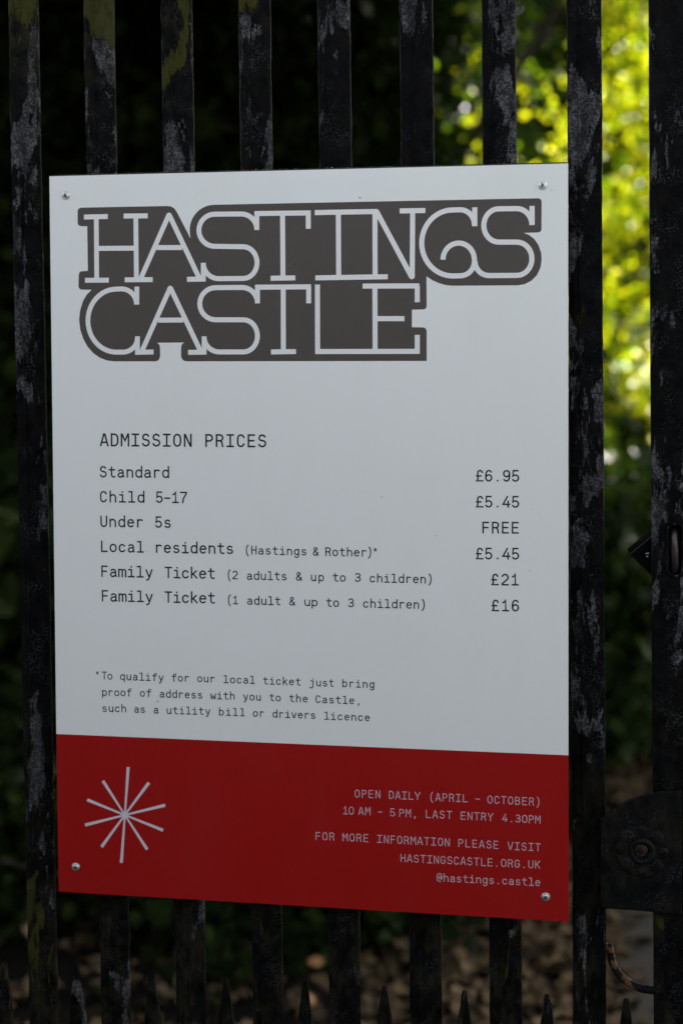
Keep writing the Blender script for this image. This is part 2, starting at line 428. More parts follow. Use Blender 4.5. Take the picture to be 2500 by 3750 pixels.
class Ink:
    """collects flat ribbons in the plane of the notice, as one mesh"""
    def __init__(self): self.v = []; self.f = []; self.k = 0
    def ribbon(self, pts, h, y, round_cap=True, w_end=None):
        p = [Vector(q) for q in pts]
        p = [q for i, q in enumerate(p) if i == 0 or (q-p[i-1]).length > h*.08]
        closed = (p[0]-p[-1]).length < h*.3 and len(p) > 4
        if closed: p = p[:-1]
        n = len(p)
        yy = y-(self.k % 24)*2.5e-6; self.k += 1
        Lf, Rt = [], []
        for i in range(n):
            a = p[(i-1) % n] if (closed or i > 0) else None
            b = p[(i+1) % n] if (closed or i < n-1) else None
            d1 = (p[i]-a).normalized() if a is not None else None
            d2 = (b-p[i]).normalized() if b is not None else None
            if d1 is None: d1 = d2
            if d2 is None: d2 = d1
            n1 = Vector((-d1.y, d1.x)); n2 = Vector((-d2.y, d2.x))
            m = n1+n2
            if m.length < .3: m = n1
            m.normalize()
            s = h/max(.5, m.dot(n1))
            Lf.append(p[i]+m*s); Rt.append(p[i]-m*s)
        base = len(self.v)
        for i in range(n):
            self.v.append((Lf[i].x, yy, Lf[i].y)); self.v.append((Rt[i].x, yy, Rt[i].y))
        m_ = n if closed else n-1
        for i in range(m_):
            j = (i+1) % n
            self.f.append((base+2*i, base+2*i+1, base+2*j+1, base+2*j))
        if round_cap and not closed:
            for q, d in ((p[0], (p[0]-p[1]).normalized()), (p[-1], (p[-1]-p[-2]).normalized())):
                nn = Vector((-d.y, d.x)); bs = len(self.v)
                for c_, s_ in ((1, 0), (.8, .42), (.42, .62), (-.42, .62), (-.8, .42), (-1, 0)):
                    w = q+nn*h*c_+d*h*s_; self.v.append((w.x, yy, w.y))
                self.f.append(tuple(range(bs, bs+6)))
    def dot(self, c, h, y):
        bs = len(self.v); self.k += 1; yy = y-(self.k % 24)*2.5e-6
        for i in range(12):
            a = 2*math.pi*i/12; self.v.append((c[0]+h*math.cos(a), yy, c[1]+h*math.sin(a)))
        self.f.append(tuple(range(bs, bs+12)))
    def poly(self, pts, y):
        bs = len(self.v)
        for x, z in pts: self.v.append((x, y, z))
        self.f.append(tuple(range(bs, bs+len(pts))))
    def build(self, name, mat, parent):
        return mesh_obj(name, self.v, self.f, mat, parent)

def glyph_ink(ch):
    xs = []
    for s in G[ch]:
        if s == 'dot': continue
        if isinstance(s, tuple): xs.append(s[0])
        else: xs += [q[0] for q in s]
    return min(xs)-r_, max(xs)+r_

def text_word(ink, t, x0, z0, x1, z1, cap, y, wt=1.0):
    s = cap
    l0 = glyph_ink(t[0])[0]; rn = glyph_ink(t[-1])[1]
    D_ = Vector((x1-x0, z1-z0)); Wd = D_.length; e = D_.normalized(); up = Vector((-e.y, e.x))
    n = len(t)
    if n > 1:
        adv = (Wd-(rn-l0)*s)/(n-1); hx = s
        if adv < .70*s or adv > .92*s:              # keep the letters in proportion to their pitch
            hx = s*max(.8, min(1.1, adv/(.79*s)))
            adv = (Wd-(rn-l0)*hx)/(n-1)
    else:
        hx = Wd/(rn-l0) if t not in '.,' else s; adv = 0
    for i, ch in enumerate(t):
        ox = i*adv - l0*hx
        f = lambda q: Vector((x0, z0))+e*(ox+q[0]*hx)+up*(q[1]*s)
        g = G[ch]; k = 0
        while k < len(g):
            if g[k] == 'dot':
                ink.dot(f(g[k+1]), r_*1.45*s, y); k += 2
            else:
                ink.ribbon([f(q) for q in g[k]], r_*s*wt*(.62 if ch == '*' else 1), y); k += 1

# ------------------------------------------------------------------ measured outlines (metres, in the plane of the gate)
D = {
'heading': [('ADMISSION',-0.23915,0.11088,-0.12953,0.11005,0.01487),('PRICES',-0.11324,0.10986,-0.04225,0.10943,0.01468)],
'l1': [('Standard',-0.23958,0.07473,-0.15662,0.07422,0.01309)],
'l2': [('Child',-0.23955,0.04578,-0.18629,0.04553,0.01312),('5-17',-0.17241,0.0456,-0.13564,0.04526,0.01303)],
'l3': [('Under',-0.23952,0.01696,-0.18828,0.01684,0.01314),('5s',-0.17363,0.01678,-0.15528,0.01657,0.01306)],
'l4': [('Local',-0.2391,-0.01209,-0.18726,-0.01242,0.01316),('residents',-0.17297,-0.01244,-0.08164,-0.01286,0.01308),('(Hastings',-0.06655,-0.01286,0.0037,-0.01349,0.00988),('&',0.0113,-0.01358,0.01817,-0.01368,0.00981),('Rother',0.02582,-0.01387,0.07282,-0.01388,0.00997),(')',0.07451,-0.01386,0.07791,-0.01401,0.00992),('*',0.08073,-0.01397,0.08487,-0.01393,0.0099)],
'l5': [('Family',-0.23907,-0.0412,-0.17739,-0.04143,0.01319),('Ticket',-0.16312,-0.04159,-0.1031,-0.04182,0.01309),('(2',-0.08793,-0.04179,-0.07612,-0.0418,0.00993),('adults',-0.06544,-0.04219,-0.01931,-0.04224,0.00991),('&',-0.00839,-0.04226,-0.00113,-0.04233,0.00985),('up',0.00903,-0.04254,0.02386,-0.04269,0.00983),('to',0.03412,-0.04273,0.04874,-0.04271,0.00997),('3',0.05936,-0.04255,0.06598,-0.04264,0.00995),('children)',0.07655,-0.04305,0.14622,-0.04333,0.00993)],
'l6': [('Family',-0.23884,-0.07,-0.17748,-0.07006,0.01322),('Ticket',-0.16339,-0.07018,-0.10312,-0.07024,0.01312),('(1',-0.08794,-0.07052,-0.07575,-0.07067,0.00994),('adult',-0.06525,-0.07085,-0.02638,-0.0709,0.00992),('&',-0.01616,-0.0709,-0.00924,-0.07096,0.00987),('up',0.0013,-0.07114,0.01635,-0.07141,0.00986),('to',0.02642,-0.07151,0.04108,-0.07163,0.01),('3',0.05153,-0.07164,0.05817,-0.07171,0.00998),('children)',0.06896,-0.0719,0.13861,-0.07216,0.00996)],
'p1': [('£6.95',0.1953,0.07132,0.24311,0.07119,0.01285)],
'p2': [('£5.45',0.19538,0.04244,0.24323,0.04245,0.01288)],
'p3': [('FREE',0.20299,0.01357,0.24336,0.01366,0.0129)],
'p4': [('£5.45',0.19554,-0.01549,0.24349,-0.01519,0.01293)],
'p5': [('£21',0.21271,-0.04429,0.24361,-0.0441,0.01294)],
'p6': [('£16',0.21318,-0.07334,0.24374,-0.07306,0.01297)],
'n1': [('*',-0.24719,-0.16161,-0.24336,-0.16151,0.00912),('To',-0.2403,-0.16168,-0.22733,-0.16184,0.00911),('qualify',-0.21767,-0.16183,-0.16543,-0.16218,0.00909),('for',-0.15564,-0.16192,-0.13488,-0.16187,0.00904),('our',-0.12491,-0.16185,-0.10428,-0.16203,0.00901),('local',-0.09387,-0.16224,-0.05663,-0.16223,0.00898),('ticket',-0.0473,-0.16246,-0.00335,-0.16274,0.00894),('just',0.00685,-0.16295,0.03516,-0.16315,0.0089),('bring',0.0448,-0.16313,0.08174,-0.16333,0.00886)],
'n2': [('proof',-0.23977,-0.18114,-0.20394,-0.18087,0.00913),('of',-0.19383,-0.18084,-0.1802,-0.18094,0.00909),('address',-0.17013,-0.18115,-0.11934,-0.18118,0.00906),('with',-0.10964,-0.1814,-0.08089,-0.18131,0.00901),('you',-0.07077,-0.18151,-0.0501,-0.18165,0.00897),('to',-0.04005,-0.1816,-0.02683,-0.18171,0.00894),('the',-0.01682,-0.1819,0.0046,-0.18201,0.00892),('Castle,',0.01406,-0.18222,0.06423,-0.18245,0.0089)],
'n3': [('such',-0.23949,-0.20013,-0.21099,-0.19977,0.00914),('as',-0.20086,-0.19996,-0.18821,-0.20007,0.0091),('a',-0.17762,-0.2,-0.17182,-0.20007,0.00908),('utility',-0.16177,-0.20026,-0.10978,-0.19992,0.00906),('bill',-0.09934,-0.20009,-0.06867,-0.20013,0.00901),('or',-0.05931,-0.20033,-0.04628,-0.20042,0.00897),('drivers',-0.03622,-0.2006,0.01351,-0.20077,0.00895),('licence',0.02369,-0.20118,0.07619,-0.20148,0.0089)],
'o1': [('OPEN',0.05887,-0.28979,0.08832,-0.28962,0.00924),('DAILY',0.09809,-0.28983,0.13404,-0.28978,0.00921),('(APRIL',0.1453,-0.29013,0.18757,-0.29021,0.00917),('–',0.19578,-0.29027,0.20106,-0.29026,0.00911),('OCTOBER)',0.20944,-0.29051,0.26717,-0.29092,0.0091)],
'o2': [('10',0.04514,-0.30967,0.05783,-0.30974,0.00927),('AM',0.06285,-0.30973,0.07709,-0.30954,0.00925),('–',0.0853,-0.3096,0.0907,-0.30957,0.00924),('5',0.09928,-0.30981,0.10526,-0.30976,0.00922),('PM,',0.10983,-0.30997,0.1285,-0.30998,0.00921),('LAST',0.14019,-0.30988,0.16996,-0.31002,0.00918),('ENTRY',0.17958,-0.3102,0.21632,-0.31023,0.00914),('4.30PM',0.22586,-0.31061,0.26862,-0.31115,0.0091)],
'o3': [('FOR',0.01349,-0.34095,0.03517,-0.34078,0.00932),('MORE',0.04467,-0.34096,0.07465,-0.34082,0.00929),('INFORMATION',0.08427,-0.34099,0.16726,-0.34142,0.00925),('PLEASE',0.1769,-0.34158,0.22208,-0.34189,0.00917),('VISIT',0.232,-0.34223,0.26917,-0.34249,0.00912)],
'o4': [('HASTINGSCASTLE.ORG.UK',0.11142,-0.36184,0.26869,-0.36227,0.00924)],
'o5': [('@hastings.castle',0.15252,-0.38231,0.26879,-0.38206,0.00921)],
'ndot': [(0.12409,0.29919),(-0.15398,0.37349),(-0.15326,0.29074)],
'S': [[(-0.25515,0.37456),(-0.22659,0.3745)],[(-0.24035,0.3744),(-0.24073,0.30195)],[(-0.25481,0.30223),(-0.22619,0.30189)],[(-0.20764,0.37446),(-0.1791,0.37391)],[(-0.19323,0.37406),(-0.19324,0.30147)],[(-0.20719,0.30187),(-0.17388,0.30144)],[(-0.23803,0.33839),(-0.1956,0.33763)],[(-0.18826,0.30256),(-0.15441,0.37371)],[(-0.15343,0.37368),(-0.11892,0.30187)],[(-0.16882,0.33771),(-0.13875,0.33699)],[(-0.13341,0.30098),(-0.11158,0.30078)],[(-0.11413,0.31922),(-0.11428,0.29989)],[(-0.11413,0.31875),(-0.11393,0.31602),(-0.11329,0.31334),(-0.11222,0.31079),(-0.11076,0.30843),(-0.10893,0.30631),(-0.10678,0.30449),(-0.10437,0.30301),(-0.10176,0.30191),(-0.09901,0.30121),(-0.09619,0.30094),(-0.06773,0.3006),(-0.0646,0.30088),(-0.0616,0.30183),(-0.05883,0.30342),(-0.05639,0.30559),(-0.05439,0.30825),(-0.0529,0.3113),(-0.05197,0.31462),(-0.05165,0.31808),(-0.05193,0.32156),(-0.05282,0.32491),(-0.05428,0.32802),(-0.05625,0.33076),(-0.05865,0.33303),(-0.0614,0.33474),(-0.06439,0.33583),(-0.06751,0.33624),(-0.1008,0.3375),(-0.10437,0.33794),(-0.10779,0.33905),(-0.11095,0.3408),(-0.11371,0.34312),(-0.11596,0.34592),(-0.11764,0.34909),(-0.11865,0.35251),(-0.11898,0.35606),(-0.1186,0.35958),(-0.11753,0.36294),(-0.11581,0.36603),(-0.11351,0.36871),(-0.11071,0.37088),(-0.10754,0.37246),(-0.1041,0.3734),(-0.10053,0.37364),(-0.06946,0.37302),(-0.06666,0.37273),(-0.06393,0.372),(-0.06134,0.37087),(-0.05896,0.36935),(-0.05684,0.36748),(-0.05503,0.36531),(-0.05358,0.3629),(-0.05252,0.3603),(-0.05188,0.35758),(-0.05168,0.35479)],[(-0.05156,0.3758),(-0.05168,0.35456)],[(-0.05182,0.373),(0.01025,0.37199)],[(0.00739,0.37184),(0.00733,0.35444)],[(-0.022,0.37218),(-0.02186,0.29991)],[(-0.03606,0.30019),(-0.0077,0.30009)],[(0.01476,0.37219),(0.08556,0.3715)],[(0.04151,0.37209),(0.04176,0.29947)],[(0.01516,0.29959),(0.09711,0.29919)],[(0.08276,0.37158),(0.0829,0.29906)],[(0.08427,0.37217),(0.12326,0.2995)],[(0.12494,0.37313),(0.12444,0.29906)],[(0.11043,0.37144),(0.139,0.37106)],[(0.19316,0.35391),(0.19296,0.35649),(0.19239,0.35902),(0.19146,0.36144),(0.1902,0.36368),(0.18863,0.36568),(0.18679,0.36742),(0.18473,0.36882),(0.1825,0.36988),(0.18015,0.37055),(0.17774,0.37082),(0.1693,0.37084),(0.16483,0.37066),(0.16043,0.36986),(0.15619,0.36845),(0.15216,0.36647),(0.14843,0.36394),(0.14505,0.3609),(0.14208,0.35741),(0.13959,0.35353),(0.13759,0.34932),(0.13615,0.34486),(0.13527,0.34021),(0.13498,0.33547),(0.13528,0.33075),(0.13616,0.32608),(0.13762,0.32157),(0.13962,0.31728),(0.14213,0.31328),(0.1451,0.30966),(0.1485,0.30647),(0.15224,0.30376),(0.15628,0.30158),(0.16055,0.29997),(0.16495,0.29896),(0.16944,0.29856),(0.1779,0.29859),(0.18031,0.29874),(0.18266,0.29928),(0.1849,0.30019),(0.18695,0.30145),(0.18879,0.30304),(0.19035,0.3049),(0.19161,0.30701),(0.19252,0.30929),(0.19308,0.31171),(0.19326,0.31419),(0.19326,0.31587),(0.19292,0.31943),(0.19193,0.32286),(0.19032,0.32605),(0.18817,0.32886),(0.18554,0.33118),(0.18255,0.33294),(0.1793,0.33405),(0.17592,0.33448),(0.17254,0.33421),(0.16929,0.33326),(0.16629,0.33164),(0.16367,0.32944),(0.16151,0.32672),(0.15991,0.3236),(0.15892,0.3202),(0.1586,0.31664)],[(0.19352,0.37308),(0.19358,0.35243)],[(0.19389,0.31418),(0.19409,0.31172),(0.19467,0.30931),(0.19561,0.30702),(0.1969,0.30489),(0.19849,0.30298),(0.20035,0.30134),(0.20244,0.30001),(0.2047,0.29902),(0.20707,0.2984),(0.2095,0.29816),(0.23986,0.29774),(0.24303,0.29802),(0.24608,0.29899),(0.24888,0.30061),(0.25133,0.30281),(0.25334,0.30551),(0.25482,0.30861),(0.25573,0.31198),(0.25602,0.31551),(0.25569,0.31904),(0.25476,0.32245),(0.25324,0.32562),(0.25121,0.3284),(0.24874,0.33071),(0.24593,0.33245),(0.24288,0.33355),(0.2397,0.33398),(0.21986,0.33446),(0.21667,0.33489),(0.21361,0.33599),(0.21077,0.33774),(0.20829,0.34006),(0.20624,0.34286),(0.20472,0.34603),(0.20378,0.34946),(0.20345,0.35301),(0.20376,0.35654),(0.20468,0.35992),(0.20618,0.36301),(0.2082,0.3657),(0.21067,0.36788),(0.21349,0.36948),(0.21655,0.37042),(0.21973,0.37068),(0.23955,0.37033),(0.24209,0.37004),(0.24457,0.36933),(0.24692,0.3682),(0.2491,0.3667),(0.25104,0.36485),(0.2527,0.3627),(0.25404,0.36031),(0.25503,0.35773),(0.25563,0.35502),(0.25584,0.35226)],[(0.25595,0.37277),(0.25605,0.35205)],[(-0.19354,0.27363),(-0.19373,0.27639),(-0.19434,0.27909),(-0.19538,0.28166),(-0.1968,0.28405),(-0.19858,0.28618),(-0.20067,0.28802),(-0.20303,0.28951),(-0.20558,0.29062),(-0.20828,0.29131),(-0.21105,0.29158),(-0.2173,0.29146),(-0.22174,0.29124),(-0.22612,0.2904),(-0.23036,0.28897),(-0.23438,0.28695),(-0.23813,0.2844),(-0.24152,0.28134),(-0.24452,0.27784),(-0.24705,0.27395),(-0.24908,0.26975),(-0.25058,0.26529),(-0.25151,0.26066),(-0.25186,0.25593),(-0.25163,0.2512),(-0.25081,0.24654),(-0.24943,0.24203),(-0.2475,0.23775),(-0.24506,0.23377),(-0.24215,0.23017),(-0.23882,0.227),(-0.23513,0.22432),(-0.23114,0.22218),(-0.22693,0.2206),(-0.22256,0.21963),(-0.21811,0.21926),(-0.2106,0.21918),(-0.20786,0.21934),(-0.20518,0.21988),(-0.20264,0.2208),(-0.20028,0.22207),(-0.19818,0.22365),(-0.19638,0.22551),(-0.19493,0.22761),(-0.19385,0.22988),(-0.19319,0.23228),(-0.19295,0.23474)],[(-0.19283,0.29385),(-0.19304,0.27338)],[(-0.19267,0.23712),(-0.19289,0.21681)],[(-0.19561,0.21876),(-0.1737,0.21898)],[(-0.18762,0.21986),(-0.15369,0.29097)],[(-0.15271,0.29095),(-0.1181,0.21903)],[(-0.16788,0.25512),(-0.13823,0.25489)],[(-0.13288,0.21802),(-0.11124,0.218)],[(-0.1138,0.23605),(-0.11395,0.2159)],[(-0.1138,0.23534),(-0.1136,0.23267),(-0.11297,0.23005),(-0.11191,0.22757),(-0.11046,0.22527),(-0.10865,0.22321),(-0.10653,0.22144),(-0.10415,0.22001),(-0.10156,0.21896),(-0.09884,0.2183),(-0.09605,0.21806),(-0.068,0.21773),(-0.06482,0.21804),(-0.06176,0.21904),(-0.05894,0.22068),(-0.05646,0.22291),(-0.05442,0.22563),(-0.0529,0.22875),(-0.05196,0.23214),(-0.05163,0.23567),(-0.05192,0.23921),(-0.05283,0.24262),(-0.05431,0.24578),(-0.05631,0.24855),(-0.05876,0.25085),(-0.06156,0.25256),(-0.0646,0.25364),(-0.06777,0.25404),(-0.10019,0.25454),(-0.10381,0.25495),(-0.10729,0.25604),(-0.1105,0.25777),(-0.1133,0.26008),(-0.1156,0.26288),(-0.11729,0.26605),(-0.11833,0.26949),(-0.11866,0.27305),(-0.11827,0.27659),(-0.11718,0.27999),(-0.11544,0.2831),(-0.1131,0.28581),(-0.11026,0.28802),(-0.10704,0.28964),(-0.10354,0.2906),(-0.09992,0.29088),(-0.069,0.29053),(-0.06623,0.29025),(-0.06354,0.28955),(-0.06098,0.28843),(-0.05862,0.28692),(-0.05652,0.28506),(-0.05474,0.2829),(-0.0533,0.28049),(-0.05226,0.27788),(-0.05162,0.27515),(-0.05142,0.27235)],[(-0.0513,0.29323),(-0.05142,0.27235)],[(-0.05156,0.29043),(0.0102,0.2897)],[(0.00757,0.28976),(0.0075,0.27133)],[(-0.02167,0.28985),(-0.02176,0.21718)],[(-0.036,0.21735),(-0.00733,0.21748)],[(0.01754,0.29207),(0.01751,0.2148)],[(0.01532,0.21719),(0.13271,0.21601)],[(0.08267,0.2891),(0.08281,0.2166)],[(0.06885,0.28937),(0.13245,0.28835)],[(0.1301,0.28839),(0.13011,0.27044)],[(0.08522,0.25296),(0.11577,0.25248)],[(0.13013,0.23426),(0.13014,0.21349)]],
'B': [(-0.26269,0.38123),(-0.26189,0.38407),(-0.25886,0.38541),(-0.15684,0.38442),(-0.15143,0.38379),(-0.14751,0.38132),(-0.1446,0.37701),(-0.13252,0.35408),(-0.12915,0.34692),(-0.12978,0.35748),(-0.12944,0.36083),(-0.1287,0.36411),(-0.12756,0.36727),(-0.12605,0.37027),(-0.12418,0.37306),(-0.12199,0.37561),(-0.1195,0.37789),(-0.11674,0.37985),(-0.11377,0.38147),(-0.11061,0.38274),(-0.10732,0.38362),(-0.10393,0.38412),(-0.10051,0.38422),(0.26233,0.38089),(0.2642,0.38043),(0.26565,0.37914),(0.26629,0.37685),(0.26623,0.34787),(0.26583,0.34581),(0.26459,0.34439),(0.2621,0.34383),(0.24694,0.3438),(0.25257,0.34158),(0.2584,0.33708),(0.263,0.33032),(0.26595,0.32195),(0.26661,0.31467),(0.26541,0.30576),(0.26151,0.29753),(0.25551,0.29161),(0.24824,0.288),(0.24094,0.28689),(0.16838,0.28788),(0.16095,0.28887),(0.15394,0.29111),(0.14713,0.29419),(0.14031,0.29876),(0.14056,0.26627),(0.14013,0.26416),(0.13907,0.26291),(0.13693,0.26231),(0.12411,0.26232),(0.12411,0.24284),(0.13652,0.24244),(0.13866,0.24178),(0.13994,0.24049),(0.14058,0.23837),(0.14061,0.20532),(-0.13499,0.20783),(-0.13795,0.20857),(-0.14015,0.2105),(-0.14111,0.21337),(-0.14103,0.22336),(-0.14051,0.22644),(-0.13901,0.22833),(-0.13703,0.22925),(-0.16993,0.22944),(-0.16795,0.22846),(-0.16648,0.22653),(-0.16601,0.22414),(-0.16586,0.21413),(-0.16688,0.21104),(-0.16839,0.20914),(-0.17088,0.20822),(-0.22081,0.20875),(-0.22959,0.20981),(-0.23835,0.21327),(-0.24585,0.2184),(-0.25281,0.22618),(-0.25775,0.23514),(-0.26116,0.24528),(-0.26252,0.25732),(-0.26112,0.2681),(-0.25771,0.27811),(-0.25307,0.2857),(-0.24696,0.29133),(-0.25829,0.29154),(-0.26106,0.29231),(-0.26255,0.29426),(-0.26277,0.29666),(-0.26236,0.30839),(-0.26157,0.311),(-0.26004,0.31241),(-0.25752,0.31283),(-0.25122,0.31294),(-0.25134,0.36401),(-0.25863,0.3642),(-0.26113,0.36498),(-0.26262,0.36645),(-0.26284,0.36908)],
'star': [(-0.21385,-0.32151),(-0.20915,-0.26435),(-0.18424,-0.28195),(-0.16478,-0.30784),(-0.16758,-0.33761),(-0.18706,-0.36129),(-0.21882,-0.3787),(-0.24294,-0.36087),(-0.26267,-0.33553),(-0.25972,-0.30524),(-0.2402,-0.28185)],
'sw': 0.00563,
'plate': [(0.33555,-0.40018),(0.33482,-0.30111),(0.34086,-0.29516),(0.34979,-0.28838),(0.36144,-0.28115),(0.37513,-0.27492),(0.38879,-0.27034),(0.40242,-0.26747),(0.42078,-0.26605),(0.42254,-0.40376)],
'hole': [(0.37909,-0.33405)],
'hook': [(0.33602,-0.44355),(0.34324,-0.45123),(0.34696,-0.46179),(0.34756,-0.47254),(0.35168,-0.48376),(0.35851,-0.49279),(0.36766,-0.49964),(0.37806,-0.50412),(0.38841,-0.50549),(0.39616,-0.50541),(0.40516,-0.50404)],
'box': [(0.36488,-0.01212),(0.38782,0.00764),(0.38789,-0.03108)],
'link': [(0.41257,0.01913),(0.41305,-0.02829),(0.40502,0.0242),(0.42057,-0.02933)],
'specks': [(-0.0081,0.31501),(0.0657,0.38726),(0.27718,0.38929),(0.06578,0.38724),(0.15852,-0.2752),(0.15931,-0.27696),(0.09005,0.05345),(0.25556,-0.0277),(0.15157,0.01062),(-0.1726,-0.18582),(-0.25496,-0.36558)]}

def adopt(root, *objs):
    for o in objs:
        o.parent = root
        o.matrix_parent_inverse = Matrix.Translation(-root.location)

# ------------------------------------------------------------------ ground, path
def ground_mat():
    t = NT('dark_woodland_soil')
    p = t.pos()
    c = t.mix(t.ramp(t.noise(p, 9, 8, .65), .35, .7), (.004, .003, .002), (.014, .011, .007))
    c = t.mix(t.ramp(t.noise(p, 60, 5, .7), .5, .7, 0, .6), c, (.022, .016, .010))
    t.l(c, t.b.inputs['Base Color']); t.setb(Roughness=.95, Specular_IOR_Level=.15)
    t.l(t.bump(t.noise(p, 45, 8, .7), 1., .02), t.b.inputs['Normal'])
    return t.m
def path_mat(name, a, b, sc):
    t = NT(name)
    p = t.pos()
    c = t.mix(t.ramp(t.noise(p, 5, 8, .6), .3, .7), a, b)
    c = t.mix(t.ramp(t.noise(p, sc, 3, .7), .45, .65, 0, .45), c, tuple(v*1.8 for v in b))
    t.l(c, t.b.inputs['Base Color']); t.setb(Roughness=.9, Specular_IOR_Level=.2)
    t.l(t.bump(t.noise(p, sc, 5, .7), .8, .004), t.b.inputs['Normal'])
    return t.m
def hgt(x, y):
    bank = max(0., y-4.2)*.10 + max(0, -x-.2)*max(0, y-1)*.045
    return bank*.8 + .035*noise.noise(Vector((x*1.3, y*1.3, 2.)))*min(1, max(0, y-.6))
vs_, fs_ = [], []
xs = [-60, -30, -15, -9]+[-6+.3*i for i in range(41)]+[9, 15, 30, 60]
ys = [-60, -30, -12, -5, -2, -.5]+[.3*i for i in range(1, 55)]+[20, 30, 60, 120]
for y in ys:
    for x in xs:
        z = hgt(max(-8, min(8, x)), max(0, min(18, y))) if y > 0 else 0.
        vs_.append((x, y, z))
for j in range(len(ys)-1):
    for i in range(len(xs)-1):
        a = j*len(xs)+i; fs_.append((a, a+1, a+1+len(xs), a+len(xs)))
g = mesh_obj('ground', vs_, fs_, ground_mat(), None, True); tag(g, kind='structure')
pv, pf = [], []
for i in range(34):
    y = .25+i*.25
    cx = 1.22+max(0, y-2.5)**2*.085; w = .80
    for k, x in enumerate((cx-w, cx-.4, cx, cx+.4, cx+w)):
        xx = x+(.05*noise.noise(Vector((y*2.2, k, 0))) if k in (0, 4) else 0)
        pv.append((xx, y, max(hgt(xx, y)+.012, 0)+.012))
for i in range(33):
    for k in range(4):
        a = i*5+k; pf.append((a, a+1, a+6, a+5))
pth = mesh_obj('path', pv, pf, path_mat('worn_tarmac_path', (.026, .023, .019), (.040, .036, .030), 90), None, True)
tag(pth, kind='structure')
pav = mesh_obj('pavement', [(-20, -14, .006), (20, -14, .006), (20, .22, .006), (-20, .22, .006)], [(0, 1, 2, 3)],
               path_mat('pavement_asphalt', (.045, .045, .046), (.075, .074, .072), 220)); tag(pav, kind='structure')

# ------------------------------------------------------------------ foliage
def leaf_mat(name, dark, lite, trans, tmix=.45, rough=.38, spec=.5, lit=(0.3, .7)):
    t = NT(name)
    g = t.n('NewGeometry')
    rnd = g.outputs['Random Per Island']
    c = t.mix(rnd, dark, lite)
    t.l(c, t.b.inputs['Base Color']); t.setb(Roughness=rough, Specular_IOR_Level=spec)
    tr = t.n('BsdfTranslucent')
    tc = t.mix(t.ramp(rnd, .25, .9), (trans[0]*.22, trans[1]*.38, trans[2]*.4), trans)
    t.l(tc, tr.inputs[0])
    mx = t.n('MixShader'); mx.inputs[0].default_value = tmix
    t.l(t.b.outputs[0], mx.inputs[1]); t.l(tr.outputs[0], mx.inputs[2])
    t.l(mx.outputs[0], t.t.nodes['Material Output'].inputs[0])
    return t.m
M_lit = leaf_mat('thin_yellow_green_leaf', (.05, .085, .008), (.10, .13, .012), (.78, .80, .010), .62, .4, .08)
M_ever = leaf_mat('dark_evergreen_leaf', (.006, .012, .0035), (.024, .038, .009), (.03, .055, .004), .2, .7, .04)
M_mid = leaf_mat('mid_green_leaf', (.012, .024, .005), (.035, .058, .012), (.10, .16, .008), .3, .5, .15)
M_grass = leaf_mat('pale_grass_leaf', (.06, .10, .03), (.12, .16, .06), (.2, .28, .05), .4, .5)
M_litter = leaf_mat('dry_brown_leaf', (.012, .008, .004), (.20, .14, .078), (.012, .007, .003), .12, .8, .08)
def bark_mat():
    t = NT('rough_bark')
    p = t.pos((1, 1, .25))
    n_ = t.noise(p, 40, 8, .65, .5)
    t.l(t.mix(t.ramp(n_, .35, .65), (.02, .016, .012), (.09, .078, .06)), t.b.inputs['Base Color'])
    t.setb(Roughness=.95, Specular_IOR_Level=.2); t.l(t.bump(n_, 1., .012), t.b.inputs['Normal'])
    return t.m
M_bark = bark_mat()

def leaf_mesh(name, P_, size, mat, parent, seed=1, aspect=.42, flat=.0, fold=.25):
    rs = np.random.RandomState(seed)
    n = len(P_)
    ax = rs.normal(size=(n, 3)); ax[:, 2] = ax[:, 2]*(1-flat)-.15
    ax /= np.linalg.norm(ax, axis=1)[:, None]
    t2 = rs.normal(size=(n, 3)); t2[:, 2] += flat*3*0
    if flat: t2 = np.cross(np.tile([0, 0, 1.], (n, 1))+rs.normal(size=(n, 3))*.35*(1.2-flat), ax)
    sd = t2-(t2*ax).sum(1)[:, None]*ax; sd /= np.linalg.norm(sd, axis=1)[:, None]+1e-9
    nn = np.cross(ax, sd)
    L = (size*rs.uniform(.6, 1.35, n))[:, None]
    w = L*aspect*rs.uniform(.8, 1.2, (n, 1))
    base = P_; tip = P_+ax*L-nn*L*.12
    m1 = P_+ax*L*.38+sd*w+nn*w*fold*2; m2 = P_+ax*L*.38-sd*w+nn*w*fold*2
    m3 = P_+ax*L*.72+sd*w*.7+nn*w*fold; m4 = P_+ax*L*.72-sd*w*.7+nn*w*fold
    mid = P_+ax*L*.55
    # two folded halves sharing an island: 6 points, 2 quads
    V = np.stack([base, m1, m3, tip, m4, m2], 1).reshape(-1, 3)
    me = bpy.data.meshes.new(name)
    me.vertices.add(n*6); me.vertices.foreach_set('co', V.astype(np.float32).ravel())
    idx = (np.arange(n)*6)[:, None]+np.array([[0, 1, 2, 3, 0, 3, 4, 5]]); idx = idx.ravel().astype(np.int32)
    me.loops.add(len(idx)); me.loops.foreach_set('vertex_index', idx)
    me.polygons.add(n*2); me.polygons.foreach_set('loop_start', np.arange(0, n*8, 4, dtype=np.int32))
    me.polygons.foreach_set('loop_total', np.full(n*2, 4, dtype=np.int32))
    me.update(calc_edges=True); me.materials.append(mat)
    return link(bpy.data.objects.new(name, me), parent)

